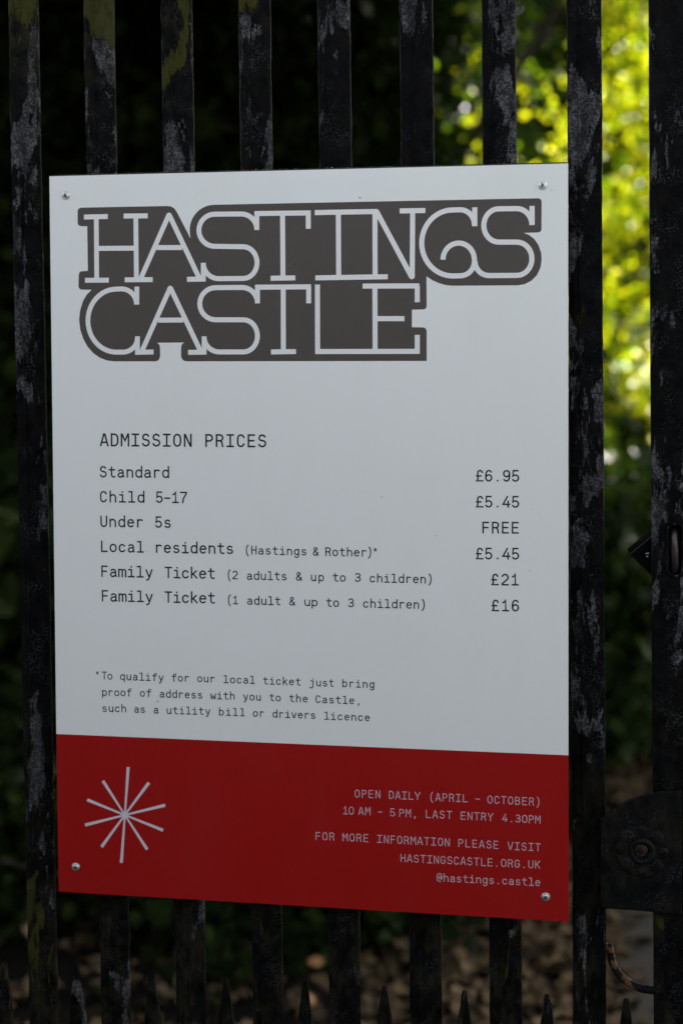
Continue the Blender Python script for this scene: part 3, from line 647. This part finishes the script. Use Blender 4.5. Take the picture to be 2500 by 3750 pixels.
def clumps(c, rad, nc, nl, spread, seed, keep=None, shell=.35):
    rs = np.random.RandomState(seed)
    d = rs.normal(size=(nc, 3)); d /= np.linalg.norm(d, axis=1)[:, None]
    rr = rs.uniform(shell, 1, (nc, 1))**.6
    cc = np.array(c)+d*rr*np.array(rad)
    if keep is not None: cc = cc[keep(cc)]
    k = rs.randint(0, len(cc), nl)
    return cc[k]+rs.normal(size=(nl, 3))*spread*rs.uniform(.5, 1.4, (len(cc), 1))[k], cc

def branchy(root, base, top, r0, targets, mat, seed=0, sub=6):
    rs = random.Random(seed)
    b, t_ = Vector(base), Vector(top)
    pts = []
    for i in range(9):
        f = i/8
        pts.append(b.lerp(t_, f)+Vector((rs.uniform(-1, 1), rs.uniform(-1, 1), 0))*.07*(t_-b).length*.25*(f > 0))
    o = tube('trunk', pts, [r0*(1.25 if i == 0 else 1-.65*i/8) for i in range(9)], mat, None, 12); adopt(root, o)
    for k in range(sub):
        f = rs.uniform(.35, 1.); s = b.lerp(t_, f); e = Vector(targets[rs.randrange(len(targets))])
        m = s.lerp(e, .5)+Vector((rs.uniform(-.2, .2), rs.uniform(-.2, .2), rs.uniform(0, .3)))
        ps = [s.lerp(m, i/4).lerp(m.lerp(e, i/4), i/4) for i in range(5)]
        q = tube('limb', ps, [r0*.4*(1-.17*i) for i in range(5)], mat, None, 8); adopt(root, q)

def tree(name, label, cat, base, top, r0, crowns, mat, size, seed, sub=7, flat=.0, group=None):
    root = empty(name, base); tag(root, label, cat, group)
    tg = []; Ps = []
    for (c, rad, nc, nl, spread, keep, shell) in crowns:
        P_, cc = clumps(c, rad, nc, nl, spread, seed+len(tg), keep, shell)
        Ps.append(P_); tg += [tuple(v) for v in cc[:40]]
    P_ = np.concatenate(Ps)
    P_ = P_[P_[:, 2] > .02]
    adopt(root, leaf_mesh('crown', P_, size, mat, None, seed, flat=flat))
    branchy(root, base, top, r0, tg, M_bark, seed, sub)
    return root

off_highlights = lambda q: ~((q[:, 0] > .70) & (q[:, 0] < 1.5) & (q[:, 2] > 2.1) & (q[:, 2] < 3.0))  # opens a gap in the crown for the cream highlight leaves
# sunlit tree at the right back
tree('broadleaf_tree', 'sunlit yellow-green tree glowing beyond the right-hand bars', 'tree',
     (1.9, 9.6, .3), (1.5, 9.3, 4.6), .13,
     [((1.35, 8.8, 3.6), (1.15, .5, 2.6), 120, 7200, .14, off_highlights, .1),
      ((-.15, 8.9, 3.9), (.9, .4, 1.9), 34, 1000, .10, None, .1),
      ((0.8, 8.8, 2.3), (.8, .4, 1.0), 50, 2500, .12, off_highlights, .1)], M_lit, .047, 11)
bt = [o for o in C.objects if o.name == 'broadleaf_tree'][0]
M_highlight = leaf_mat('cream_highlight_leaf', (.30, .24, .12), (.45, .38, .20), (.95, .86, .52), .85, .4)  # cream leaves added so their colour makes the pale highlight discs
rs = np.random.RandomState(12)
Pd = np.concatenate([np.array([.76, 8.05, 2.16])+rs.normal(size=(66, 3))*np.array([.12, .10, .20]),
                     np.array([.86, 8.35, 2.9])+rs.normal(size=(9, 3))*np.array([.07, .1, .3]),
                     np.array([.1, 8.6, 3.5])+rs.normal(size=(7, 3))*np.array([.5, .1, .4])])
adopt(bt, leaf_mesh('highlight_leaves', Pd, .060, M_highlight, None, 13, .6))
# dark evergreen filling the left
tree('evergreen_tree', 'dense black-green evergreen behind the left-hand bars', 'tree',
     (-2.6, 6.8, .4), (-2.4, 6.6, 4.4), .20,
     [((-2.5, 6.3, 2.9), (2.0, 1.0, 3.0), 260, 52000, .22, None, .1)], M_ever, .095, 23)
tree('holly_tree', 'dark holly between the evergreen and the sunlit tree, high crown added to block sun', 'tree',
     (-.9, 8.2, .4), (-.8, 8.1, 4.8), .12,
     [((-.75, 11.0, 2.6), (1.1, .5, 3.2), 90, 10000, .22, None, .1), ((-1.45, 7.6, 3.0), (1.15, .8, 2.9), 150, 30000, .20, None, .1),
      ((.4, 9.8, 6.3), (1.7, .6, 1.3), 110, 24000, .18, None, .0)], M_ever, .08, 31)  # last crown added above the view, blocks sun from the left shrubs
# wide tree added out of view, its canopy keeps sun and sky off the spot
tree('shade_canopy_tree', 'big tree added out of view, its overhanging canopy shading the gate from above', 'tree',
     (-3.4, 3.6, .2), (-1.6, 4.2, 6.6), .28,
     [((.4, 4.3, 6.5), (6.5, 3.4, 1.25), 400, 52000, .30, None, .0),
      ((0., 2.3, 4.5), (5.0, 3.5, .7), 260, 42000, .22, lambda q: q[:, 2] > 3.45+.34*np.maximum(0, q[:, 1]-1), .0)], M_mid, .16, 41, 12, .5)
tree('sun_block_tree', 'dark dense tree added out of view at the right to block the sun', 'tree',
     (3.9, 8.8, .3), (3.9, 8.7, 5.2), .18,
     [((3.9, 8.7, 4.2), (1.75, 1.0, 3.9), 260, 52000, .24, None, .0)], M_ever, .11, 47)  # added out of view to keep the sun off path and litter
# far wood
rs = np.random.RandomState(5)
n = 40000
X = rs.uniform(-14, 13, n); Y = rs.uniform(17, 20, n)
top = 7.3+.2*np.sin(X*1.3)+.15*np.sin(X*3.1+1)
Z = rs.uniform(0, 1, n)*(top+.6)+.4
w_ = leaf_mesh('far_wood', np.stack([X, Y, Z], 1), .34, M_ever, None, 6); tag(w_, kind='stuff')

def shrub(label, c, rad, nc, nl, spread, mat, size, seed, stems=5, cat='shrub', name='shrub', flat=0.):
    z0 = hgt(c[0], c[1])
    root = empty(name, (c[0], c[1], z0)); tag(root, label, cat)
    P_, cc = clumps(c, rad, nc, nl, spread, seed, None, .2)
    P_ = P_[P_[:, 2] > z0+.01]
    adopt(root, leaf_mesh('foliage', P_, size, mat, None, seed, flat=flat))
    rr = random.Random(seed)
    for k in range(stems):
        e = Vector(cc[rr.randrange(len(cc))]); s = Vector((c[0]+rr.uniform(-.1, .1), c[1]+rr.uniform(-.1, .1), z0-.03))
        m = s.lerp(e, .5)+Vector((0, 0, .15))
        adopt(root, tube('stem', [s, s.lerp(m, .6), m.lerp(e, .4), e], [.018, .014, .011, .006], M_bark, None, 7))
    return root
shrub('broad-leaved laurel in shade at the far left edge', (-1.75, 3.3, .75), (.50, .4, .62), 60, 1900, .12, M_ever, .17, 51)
shrub('low dark bramble mass behind the lower left bars', (-1.10, 2.75, .26), (.95, .40, .30), 70, 6800, .12, M_ever, .08, 52)
shrub('green bush beside the path seen left of the gate stile', (.50, 5.15, .72), (.52, .42, .80), 60, 5200, .13, M_mid, .085, 53)
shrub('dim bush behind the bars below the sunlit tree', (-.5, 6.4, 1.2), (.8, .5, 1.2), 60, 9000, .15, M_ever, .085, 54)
shrub('dull shrub in the bend of the path at the right', (1.7, 7.4, 1.1), (.8, .5, 1.1), 50, 6000, .14, M_mid, .09, 55)
# foliage screen added behind the camera, keeps low sky light off the notice
hg = empty('light_block_hedge', (0, -3.3, 0)); tag(hg, 'dark foliage screen added behind the camera to keep low sky light off the notice', 'light_block_hedge')
rs = np.random.RandomState(77)
n = 60000
X = rs.uniform(-9, 9, n); Y = -3.35+rs.uniform(-.45, .45, n)
tp = np.clip(2.15-.26*X, 1.5, 3.4)+.08*np.sin(X*2.1)+.05*np.sin(X*5.3)
Z = rs.uniform(0.02, 1, n)*tp
adopt(hg, leaf_mesh('foliage', np.stack([X, Y, Z], 1), .085, M_mid, None, 78))
for k in range(19):
    x = -8.8+k*.97
    adopt(hg, tube('stem', [(x, -3.35, -.02), (x+.05, -3.3, .7), (x-.04, -3.38, 1.5)], [.035, .028, .015], M_bark, None, 8))
# small green plants in the litter
for i, (x, y, s, lab) in enumerate([(-.62, 2.35, .16, 'small weed in the litter behind the third spike from the left'),
                                    (-.22, 2.7, .17, 'green seedling clump in the litter below the middle of the notice'),
                                    (.22, 3.9, .16, 'tuft of weeds at the litter edge near the path')]):
    shrub(lab, (x, y, .10), (s, s, .10), 14, 170, .04, M_ever, .07, 60+i, 3, 'weed', 'weed_plant')

# leaf litter
rs = np.random.RandomState(9)
n = 60000
X = rs.uniform(-4.2, 2.6, n); Y = .35+rs.uniform(0, 1, n)**1.3*7.5
pc = 1.22+np.maximum(0, Y-2.5)**2*.085
keep = (np.abs(X-pc) > .80+rs.normal(0, .06, n)) | (rs.uniform(0, 1, n) < .012)
keep &= ~((X < -.25) & (rs.uniform(0, 1, n) < .80))
X, Y = X[keep], Y[keep]
Zl = np.array([hgt(a, b) for a, b in zip(X, Y)])+rs.uniform(.018, .05, len(X))
lit_ = leaf_mesh('leaf_litter', np.stack([X, Y, Zl], 1), .062, M_litter, None, 10, .40, .85, .3)
tag(lit_, kind='stuff')

def leaf_shape(name, loc, L, rot, mat, label):
    v = []; f = []
    nseg = 10
    for i in range(nseg+1):
        u = i/nseg; w = L*.30*math.sin(math.pi*min(1, u*1.02))**.8*(1-.25*u)
        zc = .10*L*math.sin(u*2.4)
        v += [(u*L, -w, zc+.18*w+.01*L*math.sin(u*25)), (u*L, 0, zc), (u*L, w, zc+.25*w)]
    for i in range(nseg):
        a = i*3; f += [(a, a+1, a+4, a+3), (a+1, a+2, a+5, a+4)]
    o = mesh_obj(name, v, f, mat); o.location = loc; o.rotation_euler = rot
    tag(o, label, 'leaf', 'bright fallen leaves behind the gate'); return o
M_lf1 = leaf_mat('yellow_green_fallen_leaf', (.30, .32, .05), (.34, .36, .06), (.2, .2, .03), .2, .6)
M_lf2 = leaf_mat('tan_fallen_leaf', (.36, .24, .14), (.40, .28, .16), (.2, .12, .05), .2, .6)
M_lf3 = leaf_mat('orange_fallen_leaf', (.32, .15, .05), (.36, .17, .05), (.2, .1, .03), .2, .6)
for i, (px, y, z_, L, rt, mt, lb) in enumerate([
        (-.72, 1.95, .09, .075, (.9, .1, .1), M_lf1, 'yellow-green fallen leaf left of the third spike'),
        (-.80, 2.30, .10, .070, (1., .1, .15), M_lf2, 'tan fallen leaf above the yellow-green one'),
        (-1.27, 2.25, .12, .085, (1., .7, .5), M_lf2, 'long pale fallen leaf leaning near the leftmost bar'),
        (-.43, 2.25, .09, .055, (1., .2, .6), M_lf3, 'orange fallen leaf right of the fourth bar'),
        (-.40, 2.02, .08, .06, (.8, .2, 1.2), M_lf3, 'orange fallen leaf low beside the fourth spike')]):
    leaf_shape('fallen_leaf', (px, y, hgt(px, y)+z_), L, rt, mt, lb)
# twigs
for i, (a, b, lb) in enumerate([((-1.35, 2.3, .35), (-.75, 2.5, .12), 'thin bare twig sloping down behind the lower left bars'),
                                ((-1.0, 2.9, .16), (-.35, 2.6, .14), 'dead twig lying in the litter below the notice')]):
    p = [Vector(a).lerp(Vector(b), k/6)+Vector((0, rng.uniform(-.02, .02), rng.uniform(-.02, .02))) for k in range(7)]
    o = tube('twig', p, [.006-.0006*k for k in range(7)], M_bark, None, 7); tag(o, lb, 'twig', 'dead twigs')

# ------------------------------------------------------------------ the gate
gate = empty('iron_gate', (0, .02, .05))
tag(gate, 'old black iron bar gate with flaking paint carrying the notice', 'gate')
YB = .012
prof = [(-.0140, .0150), (-.0187, .0050), (-.0178, .0028), (-.0125, .0012), (-.0078, .0006), (-.0066, -.0012), (-.0050, -.0014), (-.0038, .0004),
        (.0030, .0000), (.0100, .0003), (.0168, .0008), (.0183, .0022), (.0187, .0045), (.0140, .0150), (.008, .0185), (-.008, .0185)]
def bar(xt, xb, zt=2.62, zb=.16, seed=0, name='bar', wk=1.0):
    """xt, xb: middle of the bar at heights 2.07 and 0.87"""
    nz = 330; v, f = [], []
    m = len(prof)
    for i in range(nz+1):
        z = zb+(zt-zb)*i/nz
        xc = xb+(xt-xb)*(z-.87)/(2.07-.87)
        wob = .0006*noise.noise(Vector((0, seed*7.1, z*6)))
        for j, (px, py) in enumerate(prof):
            k = noise.noise(Vector((px*90, seed*3.3+j*.37, z*38)))
            k2 = noise.noise(Vector((j*1.7, seed*5.3, z*150)))
            edge = 1 if abs(px) > .016 else .25
            dx = (.00055*k+.00035*k2)*edge*(1 if px > 0 else -1)
            v.append((xc+px*wk+wob+dx, YB+py+.00022*k+.00015*k2, z))
    for i in range(nz):
        for j in range(m):
            a = i*m+j; b = i*m+(j+1) % m
            f.append((a, b, b+m, a+m))
    f.append(tuple(range(m))); f.append(tuple(range(nz*m+m-1, nz*m-1, -1)))
    o = mesh_obj(name, v, f, M_iron); adopt(gate, o)
    return o
bars_x = [(-.4246, -.4155), (-.3327, -.3247), (-.2409, -.2340), (-.1486, -.1406), (-.0574, -.0476), (.0334, .0443), (.1259, .1394), (.2172, .2309), (.3100, .3250)]
for i, (a, b) in enumerate(bars_x): bar(a, b, seed=i+1)
# short spiked dog bars between the long ones
def spike(xc, ztip, seed):
    rr = random.Random(seed)
    lv = [(0, .0022), (.006, .0036), (.018, .0052), (.036, .0080), (.060, .0106), (.090, .0128), (.14, .0132), (.30, .0132), (.76, .0132)]
    v, f = [], []
    for d, w in lv:
        jx, jy = rr.uniform(-.0006, .0006), rr.uniform(-.0006, .0006)
        for ax, ay in ((-1, .2), (-.85, -.45), (-.15, -.8), (.12, -.8), (.85, -.5), (1, .2), (.5, .8), (-.5, .8)):
            v.append((xc+jx+ax*w+rr.uniform(-.0005, .0005), .026+jy+ay*w*.62, ztip-d))
    m = 8
    for i in range(len(lv)-1):
        for j in range(m):
            a = i*m+j; b = i*m+(j+1) % m; f.append((a, a+m, b+m, b))
    f.append(tuple(range(m))); f.append(tuple(range(len(v)-1, len(v)-1-m, -1)))
    o = mesh_obj('spike', v, f, M_iron); adopt(gate, o)
for i, (x, z) in enumerate([(-.3787, -.5179), (-.2857, -.5181), (-.1919, -.5171), (-.1012, -.5204), (-.0052, -.5188), (.0884, -.5181), (.1817, -.5184), (.2766, -.5162), (.3655, -.5157)]):
    spike(x, z+Z0, i)
for z0, z1, nm in ((.70, .74, 'rail'), (.17, .22, 'rail'), (2.50, 2.55, 'rail')):
    adopt(gate, box(nm, -.47, .379, .0335, .0455, z0, z1, M_iron, None, .0015))

# stile of the gate with its worn slot, and the closing stile beyond it
def stile_outline(xt, xb, w, z0, z1):
    f = lambda z: xb+(xt-xb)*(z-.87)/(2.07-.87)
    out = []
    n_ = 120
    for i in range(n_+1):
        z = z0+(z1-z0)*i/n_; out.append((f(z)-w/2+.00035*noise.noise(Vector((1, 2, z*60))), z))
    for i in range(n_, -1, -1):
        z = z0+(z1-z0)*i/n_; out.append((f(z)+w/2+.00035*noise.noise(Vector((5, 2, z*60))), z))
    return out
sx, sz = .4128, Z0-.0035
slot = [(sx+.0068*math.cos(a)*(1.0), sz+(.0205 if math.sin(a) > 0 else -.0205)+.0068*math.sin(a)) for a in [2*math.pi*(i+.5)/20 for i in range(20)]]
xm = lambda z: .4128+(.3957-.4128)*(z-.87)/(2.07-.87)
st = plate('stile', stile_outline(.3972, .4143, .0372, .12, 2.62), [slot], .003, .015, M_iron_r, None, .0008); adopt(gate, st)
st2 = plate('stile_web', stile_outline(.3972, .4143, .0300, .12, 2.62), [], .0155, .048, M_iron_r, None); adopt(gate, st2)
st3 = plate('closing_stile', stile_outline(.4262, .4433, .0165, .12, 2.62), [], .009, .05, M_iron_r, None, .001); adopt(gate, st3)
# link of chain showing in the slot
lk = []
for i in range(28):
    a = 2*math.pi*i/28
    lk.append((sx-.0005+.0012*math.cos(a)*0+.0006*math.sin(2*a), .0075+.0085*math.cos(a)+.006, sz-.002+.0195*math.sin(a)*(1+.12*abs(math.sin(a)))))
lnk = tube('chain_link', lk, .0044, M_link, None, 14, True)
tag(lnk, 'worn brown-silver chain link showing in the slot of the gate stile', 'chain link')
# crust rim round the slot
rim = tube('slot_rim', [(x+(x-sx)*.35, .0028, z+(z-sz)*.05) for x, z in slot], .0016, M_iron_r, None, 8, True); adopt(gate, rim)

# lock case
D_plate = D['plate']
pz = [(x, z+Z0) for x, z in D_plate]
hx, hz = D['hole'][0][0], D['hole'][0][1]+Z0
rr = random.Random(4)
hole = [(hx+.0068*math.cos(a)*(1+rr.uniform(-.07, .07)), hz+.0062*math.sin(a)*(1+rr.uniform(-.07, .07))) for a in [2*math.pi*i/22 for i in range(22)]]
lock = plate('lock_case', pz, [hole], -.011, -.0045, M_iron_p, None, .0010); adopt(gate, lock)
bk = plate('lock_back', [(.3365, hz-.069), (.391, hz-.070), (.3915, hz+.058), (.372, hz+.050), (.3365, hz+.030)], [[(hx+.001+.021*math.cos(a), hz-.006+.021*math.sin(a)) for a in [2*math.pi*i/20 for i in range(20)]]], -.0043, .0112, M_iron_p); adopt(gate, bk)
# rosette: eight lobes round a raised boss
pr = []
for i in range(96):
    a = 2*math.pi*i/96
    lobe = .0245+.0042*abs(math.sin(2*a+math.pi/2+math.pi/4*0))**.6*(1 if True else 0)-.0035*abs(math.cos(4*a))**3*.6
    pr.append((hx+lobe*math.cos(a), hz-.001+lobe*math.sin(a)))
ros = plate('rosette', pr, [[(hx+.0085*math.cos(a), hz+.0085*math.sin(a)) for a in [2*math.pi*i/24 for i in range(24)]]], -.0135, -.0112, M_iron_p, None, .0009)
ros.parent = lock
for k in range(8):
    a = k*math.pi/4
    rl, rr_ = (.0215, .0078) if k % 2 else (.0235, .0052)
    q = lathe_y('petal', [(.0002, -.0146), (rr_*.6, -.0145), (rr_*.9, -.0140), (rr_*1.05, -.0128), (rr_*1.1, -.0110)], M_iron_p, None, 18, (hx+rl*math.cos(a), 0, hz+rl*math.sin(a))); q.parent = lock
boss = lathe_y('boss', [(.0074, -.0050), (.0082, -.0130), (.0094, -.0160), (.0120, -.0172), (.0142, -.0162), (.0150, -.0125)], M_iron_p, None, 32, (hx, 0, hz)); boss.parent = lock
# curved pull handle behind the bars
hk = [(x, .036-.004*i*.2, z+Z0) for i, (x, z) in enumerate(D['hook'])]
hs = []
for i in range(len(hk)-1):
    for k in range(4):
        hs.append(tuple(Vector(hk[i]).lerp(Vector(hk[i+1]), k/4)))
hs = [tuple((Vector(hs[max(0, i-2)])+Vector(hs[i])+Vector(hs[min(len(hs)-1, i+2)]))/3) for i in range(len(hs))]
hd = tube('pull_handle', hs[6:], [.0046+.0004*noise.noise(Vector((i, 0, 0))) for i in range(len(hs)-6)], M_rust, None, 14); adopt(gate, hd)

# black lock box behind the stile, turned on its corner
pb = empty('padlock', (.392, .05, Z0-.035))
tag(pb, 'glossy black padlock body turned on its corner behind the gate stile', 'padlock')
cx0, cz0 = .3652, Z0-.0124
ang = math.atan2(.0198, .0229)
e1 = Vector((math.cos(ang), 0, math.sin(ang))); e2 = Vector((math.sin(ang)*.98, 0, -math.cos(ang)*.82)).normalized()
o0 = Vector((cx0, 0, cz0))
c_ = [o0, o0+e1*.050, o0+e1*.050+e2*.038, o0+e2*.038]
bd = plate('lock_body', [(q.x, q.z) for q in c_], [], .0515, .125, M_shell, None, .0008); adopt(pb, bd)
cc_ = (c_[0]+c_[2])/2; bd2 = plate('front_cover', [((q-cc_).x*.985+cc_.x, (q-cc_).z*.985+cc_.z) for q in c_], [], .050, .0513, M_gloss, None, .0003); adopt(pb, bd2)
shk = [c_[0]+e1*.012+e2*.019+Vector((0, 0, 0)) for _ in range(1)]
for (u, v_, l_) in ((.0205, .0205, .0042), (.0195, .0238, .0022)):  # two short white dashes on the front cover
    q0 = o0+Vector((.0178 if l_ > .003 else .0188, 0, .0006 if l_ > .003 else -.0026))
    mk = mesh_obj('pale_dash', [(q0.x, .0497, q0.z), (q0.x+l_, .0497, q0.z+l_*.16), (q0.x+l_, .0497, q0.z+l_*.16+.0010), (q0.x, .0497, q0.z+.0010)], [(0, 1, 2, 3)], M_mark)
    adopt(pb, mk)

# ------------------------------------------------------------------ the notice
sign = empty('notice_board', (0, -.003, Z0-.42))
tag(sign, 'white and red admission prices notice screwed to the gate bars', 'sign')
def part(o):
    o.location = (0, 0, Z0)
    o.parent = sign; o.matrix_parent_inverse = Matrix.Translation(-sign.location)
    return o
TL, TR, BR, BL = (-.2962, .4223), (.2945, .4174), (.3006, -.4209), (-.2964, -.4170)
ML, MR = (-.2968, -.2281), (.2989, -.2327)
part(plate('white_panel', [TL, TR, MR, ML], [], -.003, 0, M_white))
part(plate('red_panel', [ML, MR, BR, BL], [], -.00301, -.0000, M_red))
bo = [(TL[0]+.002, TL[1]+.0022), (TR[0]-.0015, TR[1]+.0022), (BR[0]-.002, BR[1]+.002), (BL[0]+.002, BL[1]+.002)]
part(plate('backing_board', bo, [], .0005, .0105, M_back, None, .0005))
Yp = -.00306
ink = Ink(); ink.poly(D['B'], Yp); part(ink.build('title_plaque', M_grey, None))
ink = Ink()
for s in D['S']: ink.ribbon(s, D['sw']/2, Yp-.00004, False)
for q in D['ndot']: ink.dot(q, D['sw']*.60, Yp-.00012)
part(ink.build('title_lettering', M_title, None))
rows = [('heading_lettering', ['heading'])]+[('ticket_lettering', ['l%d' % i]) for i in range(1, 7)]+[('price_lettering', ['p%d' % i]) for i in range(1, 7)]+[
        ('footnote_lettering', ['n1']), ('footnote_lettering', ['n2']), ('footnote_lettering', ['n3'])]
for nm, ks in rows:
    ink = Ink()
    for k in ks:
        for w in D[k]: text_word(ink, *w, Yp, 1.20)
    part(ink.build(nm, M_ink, None))
for k in ('o1', 'o2', 'o3', 'o4', 'o5'):
    ink = Ink()
    for w in D[k]: text_word(ink, *w, Yp-.00001, 1.0)
    part(ink.build('opening_hours_lettering' if k < 'o3' else 'contact_lettering', M_pale, None))
c0 = Vector(D['star'][0]); ink = Ink()
for i, q in enumerate(D['star'][1:]):
    q = Vector(q); d = (q-c0).normalized(); nn = Vector((-d.y, d.x))
    ink.poly([tuple(c0+nn*.0011), tuple(q+nn*.0019), tuple(q-nn*.0019), tuple(c0-nn*.0011)], Yp-.00001-i*3e-6)
ink.dot(c0, .0036, Yp-.00006)
part(ink.build('star_emblem', M_star, None))
# screws with washers
for i, (x, z, rot) in enumerate([(-.2765, .4001, .35), (.2671, .3949, .5), (-.2747, -.3861, .2), (.2748, -.3937, .7)]):
    wz = lathe_y('washer', [(.0024, -.0032), (.0024, -.0042), (.0040, -.0046), (.0048, -.0042), (.0050, -.0032)], M_zinc, None, 26, (x, 0, z))
    hdz = lathe_y('screw', [(.00001, -.0058), (.0014, -.0058), (.0027, -.0055), (.0034, -.0048), (.0035, -.0040)], M_zinc, None, 24, (x, 0, z))
    part(hdz); part(wz)
    for a in (rot, rot+math.pi/2):
        dx, dz = math.cos(a), math.sin(a)
        l_, w_ = .0022, .0005
        v = [(x+dx*l_*s-dz*w_*t, -.00590, z+dz*l_*s+dx*w_*t) for s, t in ((-1, -1), (1, -1), (1, 1), (-1, 1))]
        v += [(p[0], -.0050, p[2]) for p in v]
        v = [(p[0], p[1]-(.00002 if a == rot else 0), p[2]) for p in v]
        k = mesh_obj('recess_shade_cross', v, [(0, 1, 2, 3), (0, 4, 5, 1), (1, 5, 6, 2), (2, 6, 7, 3), (3, 7, 4, 0)], M_recess_dirt); k.parent = hdz  # near-black cross on the head, recess shade put in as colour
# stray specks of dirt stuck to the face
bm = bmesh.new(); rs3 = random.Random(8)
for x, z in D['specks']:
    s = rs3.uniform(.0005, .0009)
    bmesh.ops.create_icosphere(bm, subdivisions=1, radius=1, matrix=Matrix.Translation((x, -.0031, z)) @ Matrix.Diagonal((s, s*.5, s*rs3.uniform(.8, 1.6), 1)))
sk = bm_obj('dirt_specks', bm, M_recess_dirt); part(sk); sk['kind'] = 'stuff'
# crumbs of lichen and dirt along the top of the board
rs2 = random.Random(3)
bm = bmesh.new()
for i in range(230):
    u = rs2.random()
    if i % 3 == 0: u = rs2.choice([.22, .36, .43, .55, .66, .88, .14])+rs2.gauss(0, .018)
    x = TL[0]+.004+(TR[0]-TL[0]-.008)*min(1, max(0, u)); z = TL[1]+(TR[1]-TL[1])*u+.0023
    s = rs2.uniform(.0003, .0010)
    mtx = Matrix.Translation((x, rs2.uniform(.0015, .009), z+s*.3)) @ Matrix.Diagonal((s*rs2.uniform(.8, 2), s, s*rs2.uniform(.5, 1.), 1))
    bmesh.ops.create_icosphere(bm, subdivisions=1, radius=1, matrix=mtx)
db = bm_obj('lichen_crumbs', bm, M_debris); part(db); db['kind'] = 'stuff'
